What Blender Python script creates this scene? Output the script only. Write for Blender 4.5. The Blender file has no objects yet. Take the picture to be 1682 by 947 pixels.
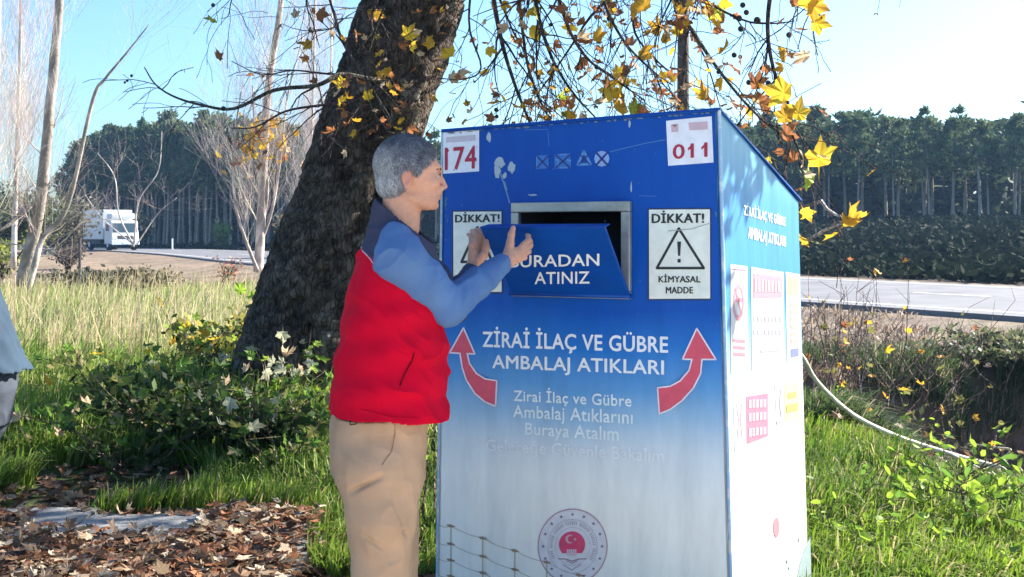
import bpy, math, random
import numpy as np
from mathutils import Vector, Matrix
random.seed(7); RNG = np.random.default_rng(11)
SC = bpy.context.scene; COL = SC.collection

# ---------------------------------------------------------------- camera, sky, sun, exposure
EYE = 1.42; FPX = 1900.0                      # eye height (m); focal length in px of the 1682 px wide photograph
cam = bpy.data.cameras.new('camera'); camo = bpy.data.objects.new('camera', cam); COL.objects.link(camo)
camo.location = (0, 0, EYE); camo.rotation_euler = (math.radians(90), 0, 0)
cam.sensor_width = 36; cam.lens = 36 * FPX / 1682; cam.shift_y = (385 - 473.5) / 1682
cam.clip_end = 3000; cam.clip_start = 0.05
SC.camera = camo
SUN_AZ, SUN_EL = 60, 34                       # azimuth clockwise from the viewing direction (+Y), elevation
w = bpy.data.worlds.new('World'); SC.world = w; w.use_nodes = True
nt = w.node_tree; nt.nodes.clear()
sky = nt.nodes.new('ShaderNodeTexSky'); sky.sky_type = 'NISHITA'; sky.sun_disc = False
sky.sun_elevation = math.radians(SUN_EL); sky.sun_rotation = math.radians(SUN_AZ)
sky.air_density = 1.0; sky.dust_density = 1.4; sky.ozone_density = 4.0
bg = nt.nodes.new('ShaderNodeBackground'); bg.inputs[1].default_value = 0.085
wo = nt.nodes.new('ShaderNodeOutputWorld'); tn = nt.nodes.new('ShaderNodeVectorMath'); tn.operation = 'MULTIPLY'; tn.inputs[1].default_value = (0.63, 0.79, 0.87); nt.links.new(sky.outputs[0], tn.inputs[0]); nt.links.new(tn.outputs[0], bg.inputs[0]); nt.links.new(bg.outputs[0], wo.inputs[0])
sl = bpy.data.lights.new('sun', 'SUN'); slo = bpy.data.objects.new('sun', sl); COL.objects.link(slo)
sl.energy = 4.5; sl.angle = math.radians(0.5); sl.color = (1.0, 0.93, 0.82)
saz, sel = math.radians(SUN_AZ), math.radians(SUN_EL)
SUNV = Vector((math.sin(saz) * math.cos(sel), math.cos(saz) * math.cos(sel), math.sin(sel)))
slo.rotation_euler = SUNV.to_track_quat('Z', 'Y').to_euler()
SC.view_settings.view_transform = 'Standard'; SC.view_settings.look = 'None'
SC.view_settings.exposure = 2.0; SC.view_settings.gamma = 1
SC.cycles.max_bounces = 6; SC.cycles.transparent_max_bounces = 4; SC.cycles.use_denoising = True
SC.cycles.diffuse_bounces = 3; SC.cycles.glossy_bounces = 2

# ---------------------------------------------------------------- helpers
def P(px, py, d):
    return Vector(((px - 841) / FPX * d, d, EYE + (385 - py) / FPX * d))
def lin(c):
    return tuple(((v / 255) / 12.92 if v / 255 <= 0.04045 else ((v / 255 + 0.055) / 1.055) ** 2.4) for v in c)

def tag(o, label=None, cat=None, group=None, kind=None):
    if label: o['label'] = label
    if cat: o['category'] = cat
    if group: o['group'] = group
    if kind: o['kind'] = kind
    return o
def empty(name, loc, rz=0.0, label=None, cat=None, group=None):
    o = bpy.data.objects.new(name, None); COL.objects.link(o); o.location = loc; o.rotation_euler = (0, 0, rz)
    o.empty_display_size = 0.1
    return tag(o, label, cat, group)
def link(name, me, parent=None, mat=None):
    o = bpy.data.objects.new(name, me); COL.objects.link(o)
    if parent is not None: o.parent = parent
    if mat is not None and not me.materials: me.materials.append(mat)
    return o
def mesh(name, V, Fs, col=None, smooth=False):
    """V (n,3); Fs an index array (m,k) or a list of such arrays; col (n,3) linear vertex colours."""
    if isinstance(Fs, np.ndarray): Fs = [Fs]
    Fs = [np.asarray(f, dtype=np.int32) for f in Fs if len(f)]
    V = np.ascontiguousarray(V, dtype=np.float32)
    me = bpy.data.meshes.new(name)
    me.vertices.add(len(V)); me.vertices.foreach_set('co', V.ravel())
    nl = sum(f.size for f in Fs); npoly = sum(len(f) for f in Fs)
    me.loops.add(nl); me.polygons.add(npoly)
    me.loops.foreach_set('vertex_index', np.concatenate([f.ravel() for f in Fs]))
    tot = np.concatenate([np.full(len(f), f.shape[1], dtype=np.int32) for f in Fs])
    st = np.concatenate([[0], np.cumsum(tot)[:-1]]).astype(np.int32)
    me.polygons.foreach_set('loop_start', st); me.polygons.foreach_set('loop_total', tot)
    me.polygons.foreach_set('use_smooth', np.full(npoly, bool(smooth)))
    if col is not None:
        a = me.color_attributes.new('Col', 'FLOAT_COLOR', 'POINT')
        c4 = np.ones((len(V), 4), dtype=np.float32); c4[:, :3] = col
        a.data.foreach_set('color', c4.ravel())
    me.update(calc_edges=True); me.validate(verbose=False)
    return me
def obj(name, V, Fs, mat, parent=None, col=None, smooth=False):
    return link(name, mesh(name, V, Fs, col, smooth), parent, mat)
class Bag:
    """collects pieces (V, quads / tris, colour) for ONE mesh"""
    def __init__(s): s.V = []; s.Q = []; s.T = []; s.C = []; s.n = 0
    def add(s, V, Q=None, T=None, c=None):
        V = np.asarray(V, dtype=np.float32); 
        if Q is not None and len(Q): s.Q.append(np.asarray(Q) + s.n)
        if T is not None and len(T): s.T.append(np.asarray(T) + s.n)
        s.V.append(V); s.n += len(V)
        if c is None: c = (0.5, 0.5, 0.5)
        c = np.asarray(c, dtype=np.float32)
        s.C.append(np.broadcast_to(c, (len(V), 3)))
    def build(s, name, mat, parent=None, smooth=False, usecol=True):
        V = np.concatenate(s.V); F = []
        if s.Q: F.append(np.concatenate(s.Q))
        if s.T: F.append(np.concatenate(s.T))
        return obj(name, V, F, mat, parent, np.concatenate(s.C) if usecol else None, smooth)
BOXQ = np.array([[0,1,3,2],[4,6,7,5],[0,4,5,1],[2,3,7,6],[0,2,6,4],[1,5,7,3]])
def box_arr(c, s, rz=0.0):
    c = np.array(c); h = np.array(s) / 2
    v = np.array([[i, j, k] for i in (-1, 1) for j in (-1, 1) for k in (-1, 1)]) * h
    if rz:
        co, si = math.cos(rz), math.sin(rz); v = np.stack([v[:,0]*co - v[:,1]*si, v[:,0]*si + v[:,1]*co, v[:,2]], 1)
    return v + c
def bevel(o, wdt, seg=2):
    m = o.modifiers.new('bevel', 'BEVEL'); m.width = wdt; m.segments = seg; m.limit_method = 'ANGLE'
    return o
def tube_arr(pts, rad, sides=6, cap=True):
    pts = [Vector(p) for p in pts]; n = len(pts)
    if not hasattr(rad, '__len__'): rad = [rad] * n
    V = np.empty((n * sides, 3)); up = Vector((0.13, 0.21, 1)).normalized()
    u = None
    for i, p in enumerate(pts):
        t = (pts[min(i + 1, n - 1)] - pts[max(i - 1, 0)])
        t = t.normalized() if t.length > 1e-9 else Vector((0, 0, 1))
        if u is None:
            u = t.cross(up)
            if u.length < 1e-3: u = t.cross(Vector((1, 0, 0)))
        else: u = u - t * u.dot(t)
        u.normalize(); v = t.cross(u)
        for k in range(sides):
            a = 2 * math.pi * k / sides
            V[i * sides + k] = p + (u * math.cos(a) + v * math.sin(a)) * rad[i]
    Q = [[i*sides+k, i*sides+(k+1)%sides, (i+1)*sides+(k+1)%sides, (i+1)*sides+k] for i in range(n-1) for k in range(sides)]
    T = []
    if cap:
        V = np.vstack([V, np.array(pts[0]), np.array(pts[-1])]); a, b = n*sides, n*sides+1
        T = [[a, (k+1)%sides, k] for k in range(sides)] + [[b, (n-1)*sides+k, (n-1)*sides+(k+1)%sides] for k in range(sides)]
    return V, np.array(Q), np.array(T)
def bag_tube(bag, pts, rad, sides=5, c=None, cap=False):
    V, Q, T = tube_arr(pts, rad, sides, cap); bag.add(V, Q, T if cap else None, c)
def smooth_path(pts, n=8):
    """Catmull-Rom through pts"""
    pts = [Vector(p) for p in pts]; e = [2*pts[0]-pts[1]] + pts + [2*pts[-1]-pts[-2]]; out = []
    for i in range(1, len(e) - 2):
        for k in range(n):
            t = k / n; a, b, c, d = e[i-1], e[i], e[i+1], e[i+2]
            out.append(0.5 * ((2*b) + (c-a)*t + (2*a-5*b+4*c-d)*t*t + (3*b-a-3*c+d)*t**3))
    out.append(pts[-1]); return out
_K = [(RNG.normal(size=3), RNG.uniform(0, 6.28, 3)) for _ in range(10)]
def fnoise(X, s=1.0, n=5):
    """cheap smooth noise -1..1 at points X (...,3)"""
    X = np.asarray(X) * s; r = 0
    for k, ph in _K[:n]:
        k = k / np.linalg.norm(k) * (1 + 0.35 * len(ph))
        kk = np.roll(k, 1) * 1.31
        r = r + np.sin(X @ k + ph[0] + 1.7 * np.sin(X @ kk + ph[1]))
    return r / n
def sstep(a, b, x):
    t = np.clip((x - a) / (b - a), 0, 1); return t * t * (3 - 2 * t)

# ---------------------------------------------------------------- materials
MATS = {}
def mat(name, color=(0.5,0.5,0.5), rough=0.6, metal=0.0, var=0.0, vscale=8.0, bump=0.0, bscale=40.0, spec=0.5, attr=False, trans=0.0, emit=None, dirt=None, sheen=0.0):
    if name in MATS: return MATS[name]
    m = bpy.data.materials.new(name); m.use_nodes = True; n = m.node_tree; N = n.nodes; L = n.links
    b = N['Principled BSDF']; b.inputs['Roughness'].default_value = rough; b.inputs['Metallic'].default_value = metal
    b.inputs['Specular IOR Level'].default_value = spec
    if sheen: b.inputs['Sheen Weight'].default_value = sheen
    tc = N.new('ShaderNodeTexCoord')
    if attr:
        a = N.new('ShaderNodeAttribute'); a.attribute_name = 'Col'; cs = a.outputs['Color']
    else:
        r = N.new('ShaderNodeRGB'); r.outputs[0].default_value = (*color, 1); cs = r.outputs[0]
    if var:
        nz = N.new('ShaderNodeTexNoise'); nz.inputs['Scale'].default_value = vscale; nz.inputs['Detail'].default_value = 5
        L.new(tc.outputs['Object'], nz.inputs['Vector'])
        mr = N.new('ShaderNodeMapRange'); mr.inputs[1].default_value = 0.25; mr.inputs[2].default_value = 0.75
        mr.inputs[3].default_value = 1 - var; mr.inputs[4].default_value = 1 + var
        L.new(nz.outputs['Fac'], mr.inputs[0])
        vm = N.new('ShaderNodeVectorMath'); vm.operation = 'SCALE'; L.new(cs, vm.inputs[0]); L.new(mr.outputs[0], vm.inputs['Scale']); cs = vm.outputs[0]
    if dirt:
        dc, ds, dt = dirt
        nz = N.new('ShaderNodeTexNoise'); nz.inputs['Scale'].default_value = ds; nz.inputs['Detail'].default_value = 8; nz.inputs['Roughness'].default_value = 0.65
        L.new(tc.outputs['Object'], nz.inputs['Vector'])
        cr = N.new('ShaderNodeMapRange'); cr.inputs[1].default_value = dt; cr.inputs[2].default_value = dt + 0.12; L.new(nz.outputs['Fac'], cr.inputs[0])
        mx = N.new('ShaderNodeMix'); mx.data_type = 'RGBA'; L.new(cr.outputs[0], mx.inputs[0]); L.new(cs, mx.inputs[6]); mx.inputs[7].default_value = (*dc, 1); cs = mx.outputs[2]
    L.new(cs, b.inputs['Base Color'])
    if bump:
        nb = N.new('ShaderNodeTexNoise'); nb.inputs['Scale'].default_value = bscale; nb.inputs['Detail'].default_value = 6
        L.new(tc.outputs['Object'], nb.inputs['Vector'])
        bp = N.new('ShaderNodeBump'); bp.inputs['Strength'].default_value = min(1, bump); bp.inputs['Distance'].default_value = 0.6 / bscale
        L.new(nb.outputs['Fac'], bp.inputs['Height']); L.new(bp.outputs[0], b.inputs['Normal'])
    if trans:
        t = N.new('ShaderNodeBsdfTranslucent'); L.new(cs, t.inputs['Color']); ms = N.new('ShaderNodeMixShader'); ms.inputs[0].default_value = trans
        L.new(b.outputs[0], ms.inputs[1]); L.new(t.outputs[0], ms.inputs[2]); L.new(ms.outputs[0], N['Material Output'].inputs[0])
    MATS[name] = m
    return m
def gradmat(name, stops, z0, z1, rough=0.35, dirt=0.0):
    """a printed vertical gradient (object z), with faint scuffs"""
    m = bpy.data.materials.new(name); m.use_nodes = True; N = m.node_tree.nodes; L = m.node_tree.links; b = N['Principled BSDF']; b.inputs['Specular IOR Level'].default_value = 0.22
    tc = N.new('ShaderNodeTexCoord'); sp = N.new('ShaderNodeSeparateXYZ'); L.new(tc.outputs['Object'], sp.inputs[0])
    nz0 = N.new('ShaderNodeTexNoise'); nz0.inputs['Scale'].default_value = 1.7; nz0.inputs['Detail'].default_value = 2; L.new(tc.outputs['Object'], nz0.inputs['Vector'])
    ad = N.new('ShaderNodeMath'); ad.operation = 'MULTIPLY_ADD'; L.new(nz0.outputs['Fac'], ad.inputs[0]); ad.inputs[1].default_value = 0.16; L.new(sp.outputs['Z'], ad.inputs[2])
    mr = N.new('ShaderNodeMapRange'); mr.inputs[1].default_value = z0 + .08; mr.inputs[2].default_value = z1 + .08; L.new(ad.outputs[0], mr.inputs[0])
    cr = N.new('ShaderNodeValToRGB'); L.new(mr.outputs[0], cr.inputs[0]); e = cr.color_ramp.elements
    e[0].position = stops[0][0]; e[0].color = (*stops[0][1], 1); e[1].position = stops[-1][0]; e[1].color = (*stops[-1][1], 1)
    for p, c in stops[1:-1]:
        k = e.new(p); k.color = (*c, 1)
    nz = N.new('ShaderNodeTexNoise'); nz.inputs['Scale'].default_value = 9; nz.inputs['Detail'].default_value = 9; nz.inputs['Roughness'].default_value = 0.7
    mp = N.new('ShaderNodeMapping'); mp.inputs['Scale'].default_value = (2.2, 2.2, 0.45); L.new(tc.outputs['Object'], mp.inputs[0]); L.new(mp.outputs[0], nz.inputs['Vector'])
    m2 = N.new('ShaderNodeMapRange'); m2.inputs[1].default_value = 0.3; m2.inputs[2].default_value = 0.75; m2.inputs[3].default_value = 1.06; m2.inputs[4].default_value = 0.86; L.new(nz.outputs['Fac'], m2.inputs[0])
    vm = N.new('ShaderNodeVectorMath'); vm.operation = 'SCALE'; L.new(cr.outputs[0], vm.inputs[0]); L.new(m2.outputs[0], vm.inputs['Scale'])
    L.new(vm.outputs[0], b.inputs['Base Color'])
    m3 = N.new('ShaderNodeMapRange'); m3.inputs[3].default_value = rough - .1; m3.inputs[4].default_value = rough + .25; L.new(nz.outputs['Fac'], m3.inputs[0]); L.new(m3.outputs[0], b.inputs['Roughness'])
    nb = N.new('ShaderNodeTexNoise'); nb.inputs['Scale'].default_value = 2.2; nb.inputs['Detail'].default_value = 1; L.new(mp.outputs[0], nb.inputs['Vector'])
    bp = N.new('ShaderNodeBump'); bp.inputs['Strength'].default_value = 0.55; bp.inputs['Distance'].default_value = 0.03; L.new(nb.outputs['Fac'], bp.inputs['Height']); L.new(bp.outputs[0], b.inputs['Normal'])
    return m
# ---------------------------------------------------------------- terrain and road
NEAR = np.array([(40,-36),(30,-20),(18.5,-1.2),(7.5,16.9),(-1.7,32.7),(-11,48.5),(-25.4,78.6),(-40,98),(-70,118),(-130,140),(-300,170)], dtype=float)
def road_s(x, y):
    """signed distance from the near edge of the road, positive on the road's side"""
    x = np.asarray(x, float); y = np.asarray(y, float); best = np.full(x.shape, 1e9); sg = np.ones(x.shape)
    for a, b in zip(NEAR[:-1], NEAR[1:]):
        d = b - a; L2 = d @ d; t = np.clip(((x-a[0])*d[0] + (y-a[1])*d[1]) / L2, 0, 1)
        ex, ey = x - a[0] - t*d[0], y - a[1] - t*d[1]; dd = np.hypot(ex, ey); c = d[1]*ex - d[0]*ey
        m = dd < best; best = np.where(m, dd, best); sg = np.where(m, np.sign(c), sg)
    return best * sg
RW = 8.6
def ditch(x, y):
    wob = 0.22 * np.sin(x * 1.9 + 1) + 0.13 * np.sin(x * 4.3 + .4) + 0.06 * np.sin(x * 9.7)
    return sstep(2.0, 3.7, x + 0.25*np.sin(y*1.3)) * (1 - sstep(10, 12.5, x)) * sstep(5.6, 9.8, y) * (1 - sstep(12.0, 12.75, y + wob))
def height(x, y):
    x = np.asarray(x, float); y = np.asarray(y, float); X = np.stack([x, y, 0*x], -1)
    s = road_s(x, y); d = np.hypot(x, y)
    h = 0.035 * fnoise(X, 0.8) + 0.012 * fnoise(X, 4.0)
    h = h * sstep(2.5, 7, d) * (1 - sstep(-3, 0, s)) 
    h = h - 1.05 * ditch(x, y) + 0.10*np.exp(-((y-13.3)/.6)**2)*sstep(2.7,4,x)*(1-sstep(10,12,x))
    h = h - 0.22 * sstep(-6.5, -4.5, s) * (1 - sstep(-3.2, -1.8, s)) * (1 - sstep(3, 0, x) * 0.3)
    up = 0.14 * sstep(-1.6, -0.05, s)
    right = sstep(-45, 10, x)
    bank = sstep(RW + 3, RW + 36, s) * (0.4 + 1.7 * right) + sstep(RW+36, RW + 160, s) * 3
    bn = 0.25 * fnoise(X, 0.22) * sstep(RW + 4, RW + 12, s)
    tb = 0.16 * np.exp(-(((x + 1.7)**2 + (y - 8.9)**2) / 1.1))
    return h + up + bank + bn + tb
def warp(n, a, b, k):
    s = np.linspace(0, 1, n); v = np.sinh(k * (s * 2 - 1)) / math.sinh(k); return a + (b - a) * (v + 1) / 2
xs = warp(330, -420, 420, 6.4); ys = np.concatenate([np.linspace(-30, 3.6, 30)[:-1], 3.6 + (np.sinh(np.linspace(0, 1, 330) * 5.6) / math.sinh(5.6)) * 600])
GX, GY = np.meshgrid(xs, ys); GZ = height(GX, GY)
V = np.stack([GX, GY, GZ], -1).reshape(-1, 3); ny, nx = GX.shape
idx = np.arange(nx*ny).reshape(ny, nx); Q = np.stack([idx[:-1,:-1], idx[:-1,1:], idx[1:,1:], idx[1:,:-1]], -1).reshape(-1, 4)
def region_colours(x, y):
    X = np.stack([x, y, 0*x], -1); s = road_s(x, y); n1 = fnoise(X, 1.3)[..., None]; n2 = fnoise(X, 5.0)[..., None]; n3 = fnoise(X, 0.35)[..., None]
    soil = np.array([0.085, 0.062, 0.042]); green = np.array([0.055, 0.085, 0.022]); dry = np.array([0.26, 0.20, 0.16]); dark = np.array([0.022, 0.028, 0.02])
    red = np.array([0.24, 0.145, 0.11]); straw = np.array([0.26, 0.23, 0.13])
    c = soil + (green - soil) * sstep(-0.3, 0.5, n1 + n2 * 0.4)
    a = sstep(12, 17, y)[..., None] * sstep(-3.0, 1, x)[..., None]; c = c + (dry - c) * a * (0.75 + 0.25 * n2)
    a = (sstep(19, 30, y) * (1 - sstep(-3.0, 1, x)))[..., None]; c = c + (dry * np.array([1.0, .95, .9]) - c) * a * (0.7 + 0.3*n2)
    a = (sstep(12, 18, y) * (1 - sstep(19, 30, y)) * (1 - sstep(-3.0, 1, x)))[..., None]; c = c + (straw - c) * a * .7
    a = (np.clip(ditch(x, y)*1.6, 0, 1)*sstep(9.5, 10.5, y))[..., None]; c = c + (red*(.75+.35*n2) - c) * a
    a = sstep(RW + 1, RW + 5, s)[..., None]; c = c + (dark - c) * a * (0.85 + 0.15 * n1)
    return np.clip(c * (1 + 0.18 * n2 + 0.12 * n3), 0.008, 0.6)
gcol = region_colours(GX, GY).reshape(-1, 3)
MG = mat('soil', attr=True, rough=0.95, var=0.35, vscale=3.5, bump=0.9, bscale=22, spec=0.15)
ground = obj('ground', V, Q, MG, col=gcol, smooth=True); tag(ground, kind='structure')

def offset_line(L, s):
    L = np.asarray(L); out = []
    for i in range(len(L)):
        d = L[min(i+1, len(L)-1)] - L[max(i-1, 0)]; d = d / np.linalg.norm(d); out.append(L[i] + np.array([d[1], -d[0]]) * s)
    return np.array(out)
fine = np.array([tuple(p)[:2] for p in smooth_path([(x, y, 0) for x, y in NEAR], 10)])
def strip(name, s0, s1, z, thick, m, parent=None, lo=0, hi=None, kind='structure'):
    L = fine[lo:hi]; A, B = offset_line(L, s0), offset_line(L, s1); n = len(L)
    nn = max(2, int(abs(s1 - s0) / 1.2) + 1); V = []
    for i in range(n):
        for k in range(nn): p = A[i] + (B[i]-A[i]) * k/(nn-1); V.append((*p, z))
    Q = [[i*nn+k, (i+1)*nn+k, (i+1)*nn+k+1, i*nn+k+1] for i in range(n-1) for k in range(nn-1)]
    if thick:
        b0 = len(V)
        for i in range(n): V.append((*(A[i] + (A[i]-B[i]) / np.linalg.norm(A[i]-B[i]) * 0.06), z - thick)); V.append((*B[i], z - thick))
        for i in range(n-1):
            Q.append([i*nn, b0+2*i, b0+2*i+2, (i+1)*nn]); Q.append([i*nn+nn-1, (i+1)*nn+nn-1, b0+2*i+3, b0+2*i+1])
    o = obj(name, np.array(V), np.array(Q), m, parent); tag(o, kind=kind); return o
MA = mat('asphalt', color=(0.150, 0.146, 0.155), rough=0.7, var=0.22, vscale=1.1, dirt=((0.09,0.088,0.09), 0.45, 0.56), bump=0.5, bscale=60, spec=0.35)
road = strip('road', 0, RW, 0.22, 0.28, MA)
MP = mat('road_paint', color=(0.62, 0.61, 0.58), rough=0.6, dirt=((0.25, 0.25, 0.25), 3.0, 0.55))
strip('road_edge_line', 0.55, 0.7, 0.224, 0, MP); strip('road_edge_line', RW-0.7, RW-0.55, 0.224, 0, MP)
for i in range(8, len(fine) - 12, 3): strip('road_centre_dash', RW/2 - 0.06, RW/2 + 0.06, 0.224, 0, MP, lo=i, hi=i+2)

# concrete path edge under the leaves, front left
MC = mat('old_concrete', color=(0.19, 0.19, 0.19), rough=0.9, var=0.25, vscale=6, bump=0.6, bscale=50, dirt=((0.10, 0.08, 0.06), 4.0, 0.56))
def path_slab(name, x0, x1, y0, y1, z):
    V = []; Q = []; n = 14
    for i in range(n):
        x = x0 + (x1-x0)*i/(n-1); e = 0.015*math.sin(i*1.7); V += [(x, y0, -0.1), (x, y0, z), (x, y1+e+0.05*(x-x0), z), (x, y1+e+0.05*(x-x0), -0.1)]
    for i in range(n-1):
        for k in range(3): Q.append([4*i+k, 4*(i+1)+k, 4*(i+1)+k+1, 4*i+k+1])
    e = len(V) - 4; V += V[:4] + V[e:e+4]
    Q.append([e+4, e+5, e+6, e+7]); Q.append([e+11, e+10, e+9, e+8])
    return bevel(obj(name, np.array(V), np.array(Q), MC), 0.008)
pth = path_slab('path', -5.2, -2.06, 1.5, 5.62, 0.06); tag(pth, kind='structure')
pth = path_slab('path', -2.045, -0.86, 1.5, 5.66, 0.052); tag(pth, kind='structure')

# unseen pale paving added round the camera to bounce sunlight onto bin and man
MY = mat('bounce_paving', color=(0.50, 0.485, 0.45), rough=0.85, var=0.15, vscale=1.5, bump=0.4, bscale=40)
yx, yy = np.meshgrid(np.linspace(-9, 9, 19), np.linspace(-16, 3.1, 20)); yi = np.arange(380).reshape(20, 19)
yd = obj('bounce_ground', np.stack([yx, yy, 0*yx + .072], -1).reshape(-1, 3), np.stack([yi[:-1,:-1], yi[:-1,1:], yi[1:,1:], yi[1:,:-1]], -1).reshape(-1, 4), MY); tag(yd, kind='structure')
# ---------------------------------------------------------------- grass, litter, ground cover (uncountable: stuff)
def spread(n, dmin, dmax, x_of, keep=None, power=1.5):
    """random ground points, denser near the camera"""
    out = []
    tot = 0
    while tot < n:
        u = RNG.random(n); k = (1 - power) or 1e-4
        d = (dmin**k + u * (dmax**k - dmin**k)) ** (1 / k)
        lo, hi = x_of(d); x = lo + (hi - lo) * RNG.random(n); m = np.ones(n, bool)
        if keep is not None: m = keep(x, d)
        p = np.stack([x[m], d[m]], 1); out.append(p); tot += len(p)
        if len(p) == 0: break
    return np.concatenate(out)[:n]
BINR = None
def clear_of_things(x, y):
    a = math.radians(28); dx, dy = x - 0.67, y - 3.65                     # footprint of the bin
    u = dx*math.cos(a) - dy*math.sin(a); v = dx*math.sin(a) + dy*math.cos(a)
    m = ~((u > -1.1) & (u < 0.06) & (v > -0.03) & (v < 1.06))
    m &= ~(((x + 0.37)**2 + (y - 3.4)**2) < 0.22**2)
    m &= ~(((x + 1.75)**2 + (y - 8.85)**2) < 0.62**2)
    return m
def blades(name, pts, hmin, hmax, wdt, cols, lean=0.5, mat_=None, clump=0.0, hfun=None):
    n = len(pts); X = np.stack([pts[:,0], pts[:,1], 0*pts[:,0]], -1)
    z = height(pts[:,0], pts[:,1]) - 0.01
    hn = 0.5 + 0.5 * fnoise(X, 2.2); H = (hmin + (hmax - hmin) * (0.35*RNG.random(n) + 0.65*hn)) * RNG.uniform(0.7, 1.15, n)
    if hfun is not None: H = H * hfun(pts[:,0], pts[:,1])
    a = RNG.uniform(0, 2*np.pi, n); flow = 2.0 * fnoise(X, 0.9) + RNG.normal(0, 1.0, n)
    side = np.stack([np.cos(a), np.sin(a), 0*a], -1); ld = np.stack([np.cos(flow), np.sin(flow), 0*a], -1)
    le = (lean * RNG.random(n)**1.2)[:, None]; W = (wdt * RNG.uniform(0.6, 1.3, n))[:, None]; H = H[:, None]
    b = np.concatenate([pts, z[:, None]], 1); up = np.array([0, 0, 1.0])
    m1 = b + up*H*0.45 + ld*le*H*0.18; m2 = b + up*H*0.82 + ld*le*H*0.55; tp = b + up*H*(1 - 0.25*le) + ld*le*H*1.05
    V = np.stack([b - side*W*.5, b + side*W*.5, m1 - side*W*.45, m1 + side*W*.45, m2 - side*W*.3, m2 + side*W*.3, tp], 1).reshape(-1, 3)
    o = (np.arange(n) * 7)[:, None]
    Q = np.concatenate([o + [0,1,3,2], o + [2,3,5,4]]); T = o + [4,5,6]
    cols = np.array(cols); ci = RNG.random((n, 1)); t = np.clip(0.5 + 0.5*fnoise(X, 1.1)[:, None] + RNG.normal(0, .22, (n,1)), 0, 1)
    c = (cols[0]*(1-t) + cols[1]*t) * (0.75 + 0.5*ci)
    if len(cols) > 2: m = RNG.random(n) < 0.14; c[m] = cols[2] * (0.7 + 0.6*ci[m])
    C = np.repeat(c, 7, axis=0); 
    ob = obj(name, V, [Q, T], mat_, col=C, smooth=False); tag(ob, kind='stuff'); return ob
MGR = mat('grass_blades', attr=True, rough=0.55, trans=0.45, spec=0.3)
frL = lambda d: (-0.56*d - 0.6, -0.02*d)
frR = lambda d: (0.02*d, 0.56*d + 0.8)
def keepL(x, y):
    m = clear_of_things(x, y) & (y > 5.75 + 0.12*np.sin(x*3) + 0.0*x) 
    thin = (y < 6.9) & (x < -0.8); n = fnoise(np.stack([x, y, 0*x], -1), 1.6)
    return m & (~thin | (n > 0.12)) | (clear_of_things(x, y) & (x > -0.95) & (y > 4.6) & (y <= 5.75) & (n > -0.3))
def keepR(x, y): return clear_of_things(x, y) & ((ditch(x, y) < 0.45) | (y < 8.2)) & (x > 0.1)
G1, G2, GY_ = (0.055, 0.13, 0.02), (0.17, 0.26, 0.03), (0.33, 0.30, 0.12)
blades('grass', spread(52000, 4.6, 13, frL, keepL, 1.9), 0.12, 0.36, 0.010, [G1, G2, GY_], lean=1.0, mat_=MGR, hfun=lambda x, y: 0.7 + 0.5*sstep(6, 8, y))
blades('tall_grass', spread(42000, 9.2, 30, lambda d: (-0.56*d - .6, -0.13*d), lambda x, y: clear_of_things(x, y) & (road_s(x, y) < -4), 1.3), 0.28, 0.62, 0.019, [(0.15, 0.27, 0.045), (0.36, 0.40, 0.13), (0.54, 0.46, 0.27)], lean=0.8, mat_=MGR, hfun=lambda x, y: (1.0 - 0.25*sstep(16, 26, y)) * (.75 + .5*np.clip(fnoise(np.stack([x, y, 0*x], -1), 2.7), -.5, 1)))
blades('grass', spread(46000, 3.9, 9.4, frR, keepR, 1.7), 0.12, 0.34, 0.010, [(0.075, 0.16, 0.02), (0.21, 0.30, 0.03), (0.40, 0.36, 0.16)], lean=1.1, mat_=MGR, hfun=lambda x, y: (1.0 - 0.55*sstep(5.8, 7.2, y)*sstep(1.9, 2.9, x)) * (0.75 + 0.6*np.clip(fnoise(np.stack([x, y, 0*x], -1), 3.1), 0, 1)))
blades('tall_grass', spread(3600, 10.5, 26, lambda d: (-0.56*d - .6, -0.10*d), lambda x, y: clear_of_things(x, y) & (road_s(x, y) < -4) & (fnoise(np.stack([x, y, 0*x], -1), 1.2) > -.2), 1.3), 0.5, 0.95, 0.012, [(0.40, 0.36, 0.18), (0.55, 0.46, 0.28), (0.5, 0.36, 0.24)], lean=0.9, mat_=MGR, hfun=lambda x, y: .75 + .3*sstep(7, 10, y))
blades('tall_grass', spread(15000, 6.2, 11.5, frL, lambda x, y: keepL(x, y) & (y > 6.2) & (fnoise(np.stack([x, y, 0*x], -1), 1.4) > -.25), 1.5), 0.22, 0.52, 0.012, [(0.10, 0.20, 0.03), (0.27, 0.36, 0.05), (0.40, 0.38, 0.14)], lean=1.2, mat_=MGR, hfun=lambda x, y: .6 + .5*sstep(6.3, 8, y))
blades('ditch_grass', spread(15000, 8.0, 15, lambda d: (0.25*d, 0.56*d+1), lambda x, y: (ditch(x, y) < 0.6) & (fnoise(np.stack([x, y, 0*x], -1), 1.3) > 0.0), 1.1), 0.15, 0.40, 0.015, [(0.05, 0.09, 0.03), (0.10, 0.15, 0.05), (0.32, 0.27, 0.18)], lean=1.3, mat_=MGR)
blades('dry_grass', spread(20000, 12, 40, lambda d: (-0.50*d, 0.56*d), lambda x, y: (road_s(x, y) < -0.4) & (fnoise(np.stack([x, y, 0*x], -1), 0.9) > -0.15), 1.4), 0.05, 0.22, 0.03, [(0.22, 0.15, 0.12), (0.34, 0.27, 0.20), (0.42, 0.36, 0.27)], lean=1.6, mat_=MGR)
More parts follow.
